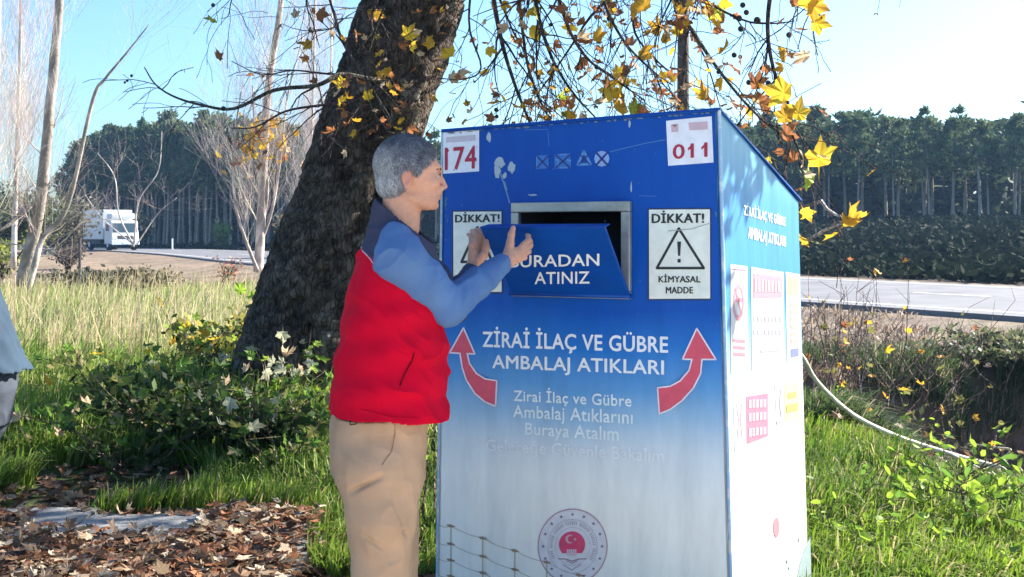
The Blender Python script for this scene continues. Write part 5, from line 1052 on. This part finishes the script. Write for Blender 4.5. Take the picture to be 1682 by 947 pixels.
# ---------------------------------------------------------------- pine plantation
MPN = mat('pine_needles', attr=True, rough=0.7, trans=0.25, spec=0.2)
def pine_variant(seed, Hh):
    r = np.random.default_rng(seed); b = Bag(); rr = random.Random(seed)
    lean = r.normal(0, .02, 2); path = [Vector((lean[0]*z + .05*math.sin(z), lean[1]*z, z)) for z in np.linspace(-.8, Hh*.94, 8)]
    bag_tube(b, path, list(np.linspace(.13, .03, 8)), 7, c=(.34, .28, .22))
    for _ in range(12):
        z = rr.uniform(.2, .62)*Hh; a = rr.uniform(0, 6.28); l = rr.uniform(.4, 1.2); p = Vector((lean[0]*z, lean[1]*z, z)); bag_tube(b, [p, p + Vector((math.cos(a)*l, math.sin(a)*l, rr.uniform(-.2, .3)))], [.03, .01], 3, c=(.17, .14, .12))
    tr_ = (np.concatenate(b.V), np.concatenate(b.Q), np.concatenate(b.C))
    N = 0; Vs = []; Cs = []; nb = 34
    for k in range(nb):
        f = r.uniform(0, 1)**.8; z = Hh*(.46 + .54*f); ew = 1.55*(1 - f**1.7)*(.5 + .5*min(1, (f+.12)*3)) + .18; a = r.uniform(0, 6.28); rad = ew*r.uniform(.35, 1.05)
        c = np.array([math.cos(a)*rad + lean[0]*z, math.sin(a)*rad + lean[1]*z, z]); cs = r.uniform(.35, .62)*(1.15 - .5*f); m = 46
        q = c + r.normal(0, .5, (m, 3))*cs*np.array([1, 1, .62]); d = q - c + [0, 0, .25]; d /= np.linalg.norm(d, axis=1)[:, None] + 1e-6; d = d + r.normal(0, .45, (m, 3)); d /= np.linalg.norm(d, axis=1)[:, None]
        s = np.cross(d, r.normal(size=(m, 3))); s /= np.linalg.norm(s, axis=1)[:, None]; L = r.uniform(.16, .34, (m, 1)); W = L*.34
        Vs.append(np.stack([q - s*W, q + s*W, q + d*L + s*W*.4, q + d*L - s*W*.4], 1).reshape(-1, 3))
        base_ = np.array([.110, .160, .068])*(1-.3*r.random()) if r.random() < .8 else np.array([.15, .18, .08]); Cs.append(np.repeat(base_*r.uniform(.7, 1.35, (m, 1)), 4, axis=0))
    V = np.concatenate(Vs); Q = (np.arange(len(V)//4)*4)[:, None] + [0,1,2,3]
    mt = mesh('trunk', tr_[0], tr_[1], tr_[2], True); mt.materials.append(MPB); mc = mesh('crown', V, Q, np.concatenate(Cs)); mc.materials.append(MPN); return mt, mc
PV = [pine_variant(100+i, h) for i, h in enumerate((8.0, 8.6, 7.4, 8.2, 7.8, 9.0))]
line_ = [(125,135,243),(140,134,232),(165,130,222),(200,127,212),(300,119,205),(400,112,200),(500,105,207),(620,100,228),(720,97,235),(900,93,230),(1100,88,214),(1215,84,205),(1340,80,200),(1460,76,192),(1560,73,200),(1682,70,194),(1850,67,195),(2050,63,195)]
lx = [(p-841)/FPX*d for p, d, t in line_]; acc = [0]
for i in range(1, len(line_)): acc.append(acc[-1] + math.hypot(lx[i]-lx[i-1], line_[i][1]-line_[i-1][1]))
rg = random.Random(21); npine = 0
for row in range(4):
    sp = 2.15 if row < 2 else 2.6; u = rg.uniform(0, 1)
    while u < acc[-1] and npine < 236:
        x = np.interp(u, acc, lx); d = np.interp(u, acc, [q[1] for q in line_]); tp = np.interp(u, acc, [q[2] for q in line_]); d2 = d + row*2.6 + rg.uniform(-.9, .9); x2 = x*(d2/d) + rg.uniform(-.5, .5)
        px_ = 841 + x2/d2*FPX; gz = float(height(np.array([x2]), np.array([d2]))[0]); ztop = EYE + (385 - tp)/FPX*d2 + rg.gauss(0, .62) - (.0 if row else .2); hh = ztop - gz; k = rg.randrange(6); sc_ = hh/(8.0, 8.6, 7.4, 8.2, 7.8, 9.0)[k]
        left = px_ < 760; 
        e = empty('pine_tree', (x2, d2, gz), rg.uniform(0, 6.28), 'slender pine in the dense dark plantation behind the truck, left of the bin' if left else 'slender pine in the tall plantation across the road, right of the bin', 'pine tree', 'pines of the plantation behind the truck' if left else 'pines of the plantation beyond the bin')
        hs = sc_*rg.uniform(.85, 1.15) if hh < 10 else sc_*.9; e.scale = (hs, hs, sc_)
        for nm, me in zip(('trunk', 'crown'), PV[k]):
            o = bpy.data.objects.new(nm, me); COL.objects.link(o); o.parent = e
        npine += 1; u += sp*rg.uniform(.75, 1.3)
# the mass of the wood farther back
def wood_mass():
    pts = []; r = np.random.default_rng(5)
    for i in range(720):
        u = r.uniform(0, acc[-1]); x = np.interp(u, acc, lx); d = np.interp(u, acc, [q[1] for q in line_]); tp = np.interp(u, acc, [q[2] for q in line_]); d2 = d + r.uniform(11, 34); x2 = x*(d2/d); gz = float(height(np.array([x2]), np.array([d2]))[0]); zt = EYE + (385-tp)/FPX*d2 - .5 + r.normal(0, .3)
        pts.append((x2, d2, gz, zt))
    Vs = []; Cs = []; b = Bag()
    for x, y, gz, zt in pts:
        h = zt - gz; m = 130; z = gz + h*r.random(m)**.85; wd = 1.9*(1 - ((z-gz)/h)**2.5) + .3; a = r.uniform(0, 6.28, m); q = np.stack([x + np.cos(a)*wd*r.random(m), y + np.sin(a)*wd*r.random(m), z], 1)
        d = r.normal(size=(m, 3)); d /= np.linalg.norm(d, axis=1)[:, None]; s = np.cross(d, r.normal(size=(m, 3))); s /= np.linalg.norm(s, axis=1)[:, None]; L = r.uniform(.4, .9, (m, 1))
        Vs.append(np.stack([q - s*L*.4, q + s*L*.4, q + d*L + s*L*.2, q + d*L - s*L*.2], 1).reshape(-1, 3)); Cs.append(np.repeat(np.array([.055, .08, .035])*r.uniform(.6, 1.3, (m, 1)), 4, axis=0))
        bag_tube(b, [(x, y, gz-.5), (x, y, gz+h*.8)], [.16, .06], 5, c=(.14, .12, .105))
    V = np.concatenate(Vs); Q = (np.arange(len(V)//4)*4)[:, None] + [0,1,2,3]; e = tag(obj('wood', V, Q, MPN, col=np.concatenate(Cs)), kind='stuff'); o = b.build('wood_stems', MPB, None, False); tag(o, kind='stuff')
wood_mass()
# ---------------------------------------------------------------- white box truck on the road
MWT = mat('truck_white', color=(.72, .74, .76), rough=.35, var=.08, vscale=3, dirt=((.45,.44,.42), 2.0, .6)); MGL = mat('dark_glass', color=(.05, .08, .09), rough=.08, spec=.8); MTY = mat('tyre', color=(.02,.02,.02), rough=.9); MLT = mat('lamp_glass', color=(.75,.74,.68), rough=.15); MCH = mat('chassis', color=(.05,.05,.055), rough=.7); MBB = mat('bumper_blue', color=(.55,.66,.78), rough=.4)
tk_ = P(204, 409, 89); truck = empty('truck', (tk_.x, 89, 0.22), math.atan2(-.8, .62) + math.pi/2, 'white box truck coming along the road in front of the dark pines', 'truck')
# local: front faces -y, width along x
def bx(name, c, s, m, parent=truck, bev=.03):
    o = obj(name, box_arr(c, s), BOXQ, m, parent); 
    if bev: bevel(o, bev)
    return o
def hexa(name, pts, m, parent, bev=.03):
    o = obj(name, np.array(pts), BOXQ, m, parent); bevel(o, bev); return o
cb = hexa('cab', [(-1.1,-.30,.45),(-1.05,-.02,2.25),(-1.1,1.35,.45),(-1.05,1.35,2.35),(1.1,-.30,.45),(1.05,-.02,2.25),(1.1,1.35,.45),(1.05,1.35,2.35)], MWT, truck, .08)
def onfront(x0, x1, z0, z1, off=.02, t=.03):
    f = lambda z: -.30 + .28*(z-.45)/1.8; return [(x0,f(z0)-off,z0),(x0,f(z1)-off,z1),(x0,f(z0)-off+t,z0),(x0,f(z1)-off+t,z1),(x1,f(z0)-off,z0),(x1,f(z1)-off,z1),(x1,f(z0)-off+t,z0),(x1,f(z1)-off+t,z1)]
hexa('windscreen', onfront(-.92,.92,1.38,2.08), MGL, truck, .02); hexa('grille', onfront(-.6,.6,.86,1.12), MCH, truck, .01); hexa('bumper', onfront(-1.08,1.08,.42,.78,.07,.1), MBB, truck, .03)
for x in (-.82, .82): hexa('headlight', onfront(x-.18,x+.18,.84,1.06,.03), MLT, truck, .02)
hexa('number_plate', onfront(-.25,.25,.5,.62,.085,.02), MWT, truck, .005)
for sg in (-1, 1):
    bx('side_window', (sg*1.075, .62, 1.75), (.06, .75, .55), MGL, bev=.02); bx('mirror', (sg*1.28, -.1, 1.7), (.16, .08, .38), MCH, bev=.02); bx('door', (sg*1.09, .62, 1.05), (.04, .9, .8), MWT, bev=.02)
box_ = bx('cargo_box', (0, 3.9, 1.98), (2.3, 4.8, 2.3), MWT, bev=.03); bx('roof_fairing', (0, .75, 2.62), (1.9, 1.1, .42), MWT, bev=.12); bx('chassis', (0, 3.3, .68), (.9, 6.0, .25), MCH); bx('side_guard', (-1.1, 3.3, .62), (.05, 2.2, .3), MCH)
for x in (-.95, .95):
    for y in (.55, 4.9):
        V, Q, T = tube_arr([(x-.14, y, .42), (x+.14, y, .42)], .42, 20); wh = link('wheel', mesh('wheel', V, [Q, T], None, False), truck, MTY)
        V, Q, T = tube_arr([(x-.155, y, .42), (x+.155, y, .42)], .2, 14); obj('rim', V, [Q, T], MBB, wh)
# ---------------------------------------------------------------- pole, posts, far bushes
MWD = mat('pole_wood', color=(.085, .062, .048), rough=.9, var=.4, vscale=6, bump=.8, bscale=12)
pl = P(1122, 100, 21); pole = empty('utility_pole', (pl.x, 21, 0), 0, 'dark wooden utility pole rising behind the top of the bin', 'pole')
V, Q, T = tube_arr([(0,0,-.3),(0,0,4),(0.02,0,8.2)], [.125,.108,.09], 12, True); obj('shaft', V, [Q, T], MWD, pole, smooth=True); obj('crossarm', box_arr((.02, .12, 7.7), (1.6, .09, .1)), BOXQ, MWD, pole)
for x in (-.7, -.25, .3, .74):
    V, Q, T = tube_arr([(x,.12,7.74),(x,.12,7.82),(x,.12,7.9)], [.03,.045,.02], 8, True); obj('insulator', V, [Q, T], MWT, pole)
MPS = mat('post_metal', color=(.06,.06,.065), rough=.7, var=.2)
for px, y0, y1, d, r, lab in ((131, 474, 392, 28.5, .035, 'thin dark metal post standing in the dry grass below the truck'), (283, 411, 392, 92, .06, 'small pale marker post at the road edge between truck and round bush')):
    q0, q1 = P(px, y0, d), P(px, y1, d); e = empty('marker_post', (q0.x, d, 0), 0, lab, 'post'); V, Q, T = tube_arr([(0,0,-.2), (0,0,q1.z)], r, 8, True); obj('post', V, [Q, T], MPS if d < 50 else MWT, e); V, Q, T = tube_arr([(0,0,q1.z), (0,0,q1.z+.03)], r*1.25, 8, True); obj('cap', V, [Q, T], MPS if d < 50 else MWT, e)
def bush(label, base, R, Hh, cols, seed, n=900, leafs=.05, stems=7, group=None, sc=(.09,.07,.05), mat_=None, flat=1.0, lo=.15, name='bush', cat='bush'):
    r = np.random.default_rng(seed); rr = random.Random(seed); e = empty(name, base, 0, label, cat, group); b = Bag(); tips = []
    for _ in range(stems):
        a = rr.uniform(0, 6.28); p = [Vector((math.cos(a)*R*.1, math.sin(a)*R*.1, -.05))]; ll = rr.uniform(.6, 1)
        for k in range(1, 6): p.append(Vector((math.cos(a)*R*ll*(k/5)**1.3 + rr.uniform(-.05,.05)*R, math.sin(a)*R*ll*(k/5)**1.3 + rr.uniform(-.05,.05)*R, Hh*ll*(k/5)**.8)))
        bag_tube(b, p, list(np.linspace(R*.035, R*.008, 6)), 4, c=sc); tips += p[2:]
        for _ in range(4):
            i = rr.randrange(1, 5); q = p[i] + Vector((rr.gauss(0,.3)*R, rr.gauss(0,.3)*R, rr.uniform(.05,.3)*Hh)); bag_tube(b, [p[i], (p[i]+q)/2 + Vector((0,0,.03*R)), q], [R*.015, R*.01, R*.005], 3, c=sc); tips.append(q)
    b.build('stems', MBK, e)
    T = np.array(tips); c = T[r.integers(0, len(T), n)] + r.normal(0, .16, (n, 3))*np.array([R, R, Hh*.7*flat]); c[:, 2] = np.maximum(c[:, 2], lo*Hh*r.random(n))
    a = r.normal(size=(n, 3)); a /= np.linalg.norm(a, axis=1)[:, None]; s = np.cross(a, r.normal(size=(n, 3))); s /= np.linalg.norm(s, axis=1)[:, None]; L = leafs*r.uniform(.6, 1.4, (n, 1))
    V = np.stack([c - a*L, c - s*L*.55 + a*L*.1, c + a*L, c + s*L*.55 + a*L*.1], 1).reshape(-1, 3); Q = (np.arange(n)*4)[:, None] + [0,1,2,3]; cols = np.array(cols); ci = cols[r.integers(0, len(cols), n)]*r.uniform(.65, 1.3, (n, 1))
    obj('foliage', V, Q, mat_ or MLF, e, np.repeat(ci, 4, axis=0)); return e
GZ_ = lambda x, y: float(height(np.array([x]), np.array([y]))[0])
def gp(px, d): x = (px-841)/FPX*d; return (x, d, GZ_(x, d))
bush('small round green bush standing alone at the far road edge', gp(361, 101), 1.0, 2.0, [(.12,.22,.06),(.2,.3,.08)], 1, 1400, .14, 9)
bush('low reddish bush on the dry verge left of the slim pale tree', gp(368, 33), .55, .8, [(.24,.07,.045),(.30,.13,.07),(.26,.2,.12)], 2, 170, .055, 9)
for i, (px, d, R, h, c, lab) in enumerate([(12, 62, 2.2, 3.2, [(.05,.07,.03),(.08,.10,.04)], 'dark olive bush at the frame edge behind the poplars'), (52, 70, 2.4, 3.8, [(.05,.065,.03),(.09,.09,.05)], 'dark rounded bush between the poplars and the forked tree'), (100, 84, 2.6, 3.8, [(.09,.085,.05),(.12,.10,.06)], 'brownish bush just right of the forked white tree'), (8, 36, 1.0, 1.4, [(.20,.24,.05),(.32,.34,.08)], 'bright yellow-green bush at the frame edge beside the forked tree'), (128, 96, 2.4, 3.4, [(.07,.08,.045),(.11,.10,.06)], 'low brush directly behind the truck'), (225, 104, 2.2, 2.8, [(.06,.08,.05),(.09,.10,.06)], 'dull green scrub at the foot of the pines behind the truck cab'), (-60, 66, 3.0, 3.6, [(.05,.07,.03),(.08,.10,.04)], 'dark bush outside the poplars, cut off by the frame'), (112, 47, .8, .9, [(.09,.07,.06),(.13,.10,.08)], 'low brown scrub in front of the road near the thin post'), (165, 30, 1.3, .55, [(.05,.055,.04),(.10,.09,.06)], 'dark low scrub at the base of the thin post'), (225, 27, 1.0, .6, [(.15,.13,.08),(.24,.20,.12)], 'straw-coloured scrub right of the thin post'), (500, 60, 1.5, 2.0, [(.10,.10,.05),(.16,.13,.07)], 'olive scrub beside the trunk on the far verge')]):
    bush(lab, gp(px, d), R, h, c, 40+i, 1500 if R > 1 else 500, .16 if d > 50 else .07, 9)
# ---------------------------------------------------------------- weeds and plane saplings in the grass
def sapling(label, base, Hh, R, seed, kinds, n, lsz, ns=6, cat='plant', stemc=(.16,.12,.08), name='sapling'):
    rr = random.Random(seed); e = empty(name, base, 0, label, cat); b = Bag(); sp = []
    for _ in range(ns):
        a = rr.uniform(0, 6.28); l = rr.uniform(.55, 1.0); p = [Vector((math.cos(a)*.03, math.sin(a)*.03, -.03))]
        for k in range(1, 6): p.append(p[-1] + Vector((math.cos(a)*R*.2*l + rr.gauss(0,.02), math.sin(a)*R*.2*l + rr.gauss(0,.02), Hh*.2*l)))
        bag_tube(b, p, [.007,.006,.005,.004,.003,.002], 4, c=stemc); sp += [(q, i) for i, q in enumerate(p) if i > 0]
        for _ in range(3):
            i = rr.randrange(2, 6); q = p[i] + Vector((rr.gauss(0,.35)*R, rr.gauss(0,.35)*R, rr.uniform(.0,.25)*Hh)); bag_tube(b, [p[i], q], [.003, .0015], 3, c=stemc); sp.append((q, 5)); sp.append(((p[i]+q)/2, 4))
    b.build('stems', MBK, e)
    for _ in range(n):
        q = rr.choice(sp)[0]; leaf(e, q + Vector((rr.gauss(0,.03), rr.gauss(0,.03), rr.gauss(0,.02))), lsz*rr.uniform(.6, 1.2), rr.choice(kinds), rr)
    return e
LC.update({'lime': (.30, .44, .05), 'leafgreen': (.13, .24, .04), 'darkgreen': (.045, .085, .022), 'cream': (.50, .50, .34), 'olive': (.20, .20, .06)})  # cream leaves are lightened in colour to look sunlit
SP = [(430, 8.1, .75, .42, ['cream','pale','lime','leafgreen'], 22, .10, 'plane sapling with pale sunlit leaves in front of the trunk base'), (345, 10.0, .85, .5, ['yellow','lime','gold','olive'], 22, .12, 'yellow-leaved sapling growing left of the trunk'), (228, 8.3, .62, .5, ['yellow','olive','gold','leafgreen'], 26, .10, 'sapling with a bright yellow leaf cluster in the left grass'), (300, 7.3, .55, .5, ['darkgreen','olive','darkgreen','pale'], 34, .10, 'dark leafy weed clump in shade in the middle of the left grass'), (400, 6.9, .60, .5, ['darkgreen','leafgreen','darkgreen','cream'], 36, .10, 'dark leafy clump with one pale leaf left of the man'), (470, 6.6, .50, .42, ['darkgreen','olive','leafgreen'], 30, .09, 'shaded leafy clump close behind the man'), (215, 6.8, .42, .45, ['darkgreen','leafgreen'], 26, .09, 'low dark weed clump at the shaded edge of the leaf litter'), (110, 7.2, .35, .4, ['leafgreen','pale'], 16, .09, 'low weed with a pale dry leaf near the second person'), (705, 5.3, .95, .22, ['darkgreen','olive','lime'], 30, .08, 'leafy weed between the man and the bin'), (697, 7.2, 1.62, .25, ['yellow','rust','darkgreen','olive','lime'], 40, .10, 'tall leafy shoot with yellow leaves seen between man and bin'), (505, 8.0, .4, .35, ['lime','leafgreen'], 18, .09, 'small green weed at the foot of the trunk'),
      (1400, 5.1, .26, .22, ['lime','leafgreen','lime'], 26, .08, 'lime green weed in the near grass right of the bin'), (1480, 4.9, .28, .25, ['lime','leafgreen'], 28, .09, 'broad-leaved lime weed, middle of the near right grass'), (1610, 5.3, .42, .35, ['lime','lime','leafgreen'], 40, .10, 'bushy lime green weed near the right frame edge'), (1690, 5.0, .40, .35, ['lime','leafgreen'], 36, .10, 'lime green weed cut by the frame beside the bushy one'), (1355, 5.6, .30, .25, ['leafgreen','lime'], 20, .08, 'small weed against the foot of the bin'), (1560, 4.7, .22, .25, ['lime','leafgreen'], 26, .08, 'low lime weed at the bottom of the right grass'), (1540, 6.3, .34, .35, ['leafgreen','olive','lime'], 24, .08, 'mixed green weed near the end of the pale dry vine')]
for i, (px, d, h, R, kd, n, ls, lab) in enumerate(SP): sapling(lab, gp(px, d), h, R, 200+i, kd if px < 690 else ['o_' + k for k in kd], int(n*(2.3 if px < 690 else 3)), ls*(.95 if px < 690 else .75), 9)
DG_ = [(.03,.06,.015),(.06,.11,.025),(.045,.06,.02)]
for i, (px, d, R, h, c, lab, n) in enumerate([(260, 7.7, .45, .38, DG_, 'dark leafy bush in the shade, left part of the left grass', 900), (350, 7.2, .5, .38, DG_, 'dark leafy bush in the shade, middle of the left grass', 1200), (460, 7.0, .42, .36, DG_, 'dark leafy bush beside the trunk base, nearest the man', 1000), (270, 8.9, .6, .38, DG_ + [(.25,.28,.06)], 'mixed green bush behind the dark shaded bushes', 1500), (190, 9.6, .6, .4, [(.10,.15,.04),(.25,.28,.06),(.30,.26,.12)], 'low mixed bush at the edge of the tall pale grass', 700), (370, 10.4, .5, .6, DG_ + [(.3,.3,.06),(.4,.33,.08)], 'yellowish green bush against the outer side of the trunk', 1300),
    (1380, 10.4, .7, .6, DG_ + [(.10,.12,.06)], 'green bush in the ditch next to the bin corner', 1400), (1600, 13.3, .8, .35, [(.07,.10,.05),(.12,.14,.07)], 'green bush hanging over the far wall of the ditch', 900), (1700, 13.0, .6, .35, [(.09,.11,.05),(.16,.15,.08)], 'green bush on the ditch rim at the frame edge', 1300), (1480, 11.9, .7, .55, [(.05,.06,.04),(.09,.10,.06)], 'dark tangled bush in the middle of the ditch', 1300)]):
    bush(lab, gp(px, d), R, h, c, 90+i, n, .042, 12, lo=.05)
# dry shrubs behind the bin on the right
def drystand(label, px, d, Hh, seed, n_st, kinds, nl, spread_=.5):
    rr = random.Random(seed); base = gp(px, d); e = empty('dry_shrub', base, 0, label, 'shrub'); b = Bag(); tips = []
    for _ in range(n_st):
        x, y = rr.gauss(0, spread_), rr.gauss(0, .35); p = [Vector((x, y, -.1))]; l = Hh*rr.uniform(.45, 1.05); dx, dy = rr.gauss(0,.08), rr.gauss(0,.08)
        for k in range(6): p.append(p[-1] + Vector((dx + rr.gauss(0,.03), dy + rr.gauss(0,.03), l/6)))
        bag_tube(b, p, [.008,.007,.006,.005,.004,.003,.002], 4, c=[v*rr.uniform(.7,1.3) for v in (.24,.17,.14)]); tips += [(q, l) for q in p[3:]]
        for _ in range(5):
            q = rr.choice(p[2:]); t = q + Vector((rr.gauss(0,.16), rr.gauss(0,.16), rr.uniform(.05,.28))); bag_tube(b, [q, t], [.003,.0015], 3, c=(.26,.19,.15)); tips.append((t, l))
    b.build('stems', MBK, e)
    for _ in range(nl): q, l = rr.choice(tips); leaf(e, q, rr.uniform(.05,.10), rr.choice(kinds), rr)
drystand('tall dry shrub with yellow leaves right behind the bin corner', 1350, 10.2, 1.75, 1, 26, ['gold','yellow','olive','rust'], 60, .42)
drystand('dry twiggy shrub with few olive leaves, second from the bin', 1425, 10.8, 1.75, 2, 22, ['olive','gold','olive'], 55, .35)
drystand('low purple-brown thicket of bare stems at the verge behind the vine', 1400, 12.6, .95, 3, 60, ['rust','olive'], 12, .8)
drystand('thin dry stalks with small green leaves, farthest from the bin', 1480, 10.6, 1.35, 4, 10, ['olive','lime'], 24, .25)
drystand('sparse dry brush on the verge near the right frame edge', 1610, 13.5, .5, 5, 30, ['rust','olive'], 8, .9)
b = Bag(); bag_tube(b, [P(1308,410,6.2), P(1330,393,6.1), P(1358,376,6.0), P(1385,366,5.9)], [.010,.009,.008,.004], 6, c=(.62,.52,.46)); bag_tube(b, [P(1349,330,6.2), P(1358,343,6.1), P(1372,352,6.05), P(1392,360,6.0)], [.010,.009,.007,.003], 6, c=(.66,.60,.58)); bag_tube(b, [P(1308,410,6.2), P(1290,440,6.2), P(1280,560,6.2), gp(1280, 6.2)], [.010,.010,.011,.012], 5, c=(.35,.27,.22)); bag_tube(b, [P(1349,330,6.2), P(1300,345,6.25), P(1290,440,6.3)], [.010,.010,.010], 5, c=(.35,.27,.22))
eb = empty('bare_shoot', gp(1370, 6.0), 0, 'whitish bent shoots with gold leaves beside the back edge of the bin', 'shrub'); ob = b.build('stems', MBK, None, True); ob.data.transform(Matrix.Translation(-eb.location)); ob.parent = eb
rr = random.Random(8)
for px, py, k, s in ((1385,372,'gold',.13),(1378,380,'yellow',.10),(1395,362,'gold',.11),(1408,358,'yellow',.07),(1322,352,'olive',.11),(1318,340,'yellow',.09),(1330,400,'gold',.10),(1345,398,'olive',.08)): leaf(eb, P(px, py, 5.95) - eb.location, s, k, rr)
# pale arching vine / hose to the ditch
vb = gp(1640, 7.25); ev = empty('dry_vine', vb, 0, 'long pale dry vine arching down from behind the bin to the ditch edge', 'vine')
def vtube(name, pts, r0, r1, c=(.66,.60,.50)):
    b = Bag(); q = smooth_path([P(*p) for p in pts], 6); bag_tube(b, [p - ev.location for p in q], list(np.linspace(r0, r1, len(q))), 7, c=c, cap=True); return b.build(name, MPB, ev, True)
vtube('main_stem', [(1300,560,5.6),(1322,592,5.9),(1345,630,6.2),(1400,680,6.6),(1470,715,6.9),(1560,745,7.1),(1636,766,7.2)], .010, .017)
for i, pts in enumerate([[(1630,765,7.2),(1650,770,7.1),(1661,790,7.0),(1656,812,6.95)], [(1632,766,7.2),(1600,772,7.1),(1585,763,7.1)], [(1640,768,7.2),(1648,800,7.1),(1632,824,7.0),(1610,835,6.9)], [(1638,762,7.2),(1660,740,7.2),(1640,735,7.3),(1590,728,7.4)], [(1560,745,7.1),(1590,760,7.0),(1625,775,6.95)]]): vtube('side_stem', pts, .011, .004)
# ---------------------------------------------------------------- thin haze
hm = bpy.data.materials.new('haze'); hm.use_nodes = True; N = hm.node_tree.nodes; N.clear(); pv = N.new('ShaderNodeVolumePrincipled'); ho = N.new('ShaderNodeOutputMaterial')
pv.inputs['Color'].default_value = (0.34, 0.60, 1.0, 1); pv.inputs['Density'].default_value = 0.00042; pv.inputs['Anisotropy'].default_value = 0.3
hm.node_tree.links.new(pv.outputs[0], ho.inputs['Volume'])
hz_ = obj('haze', box_arr((0, 70, 9), (360, 190, 22)), BOXQ, hm); tag(hz_, kind='stuff')
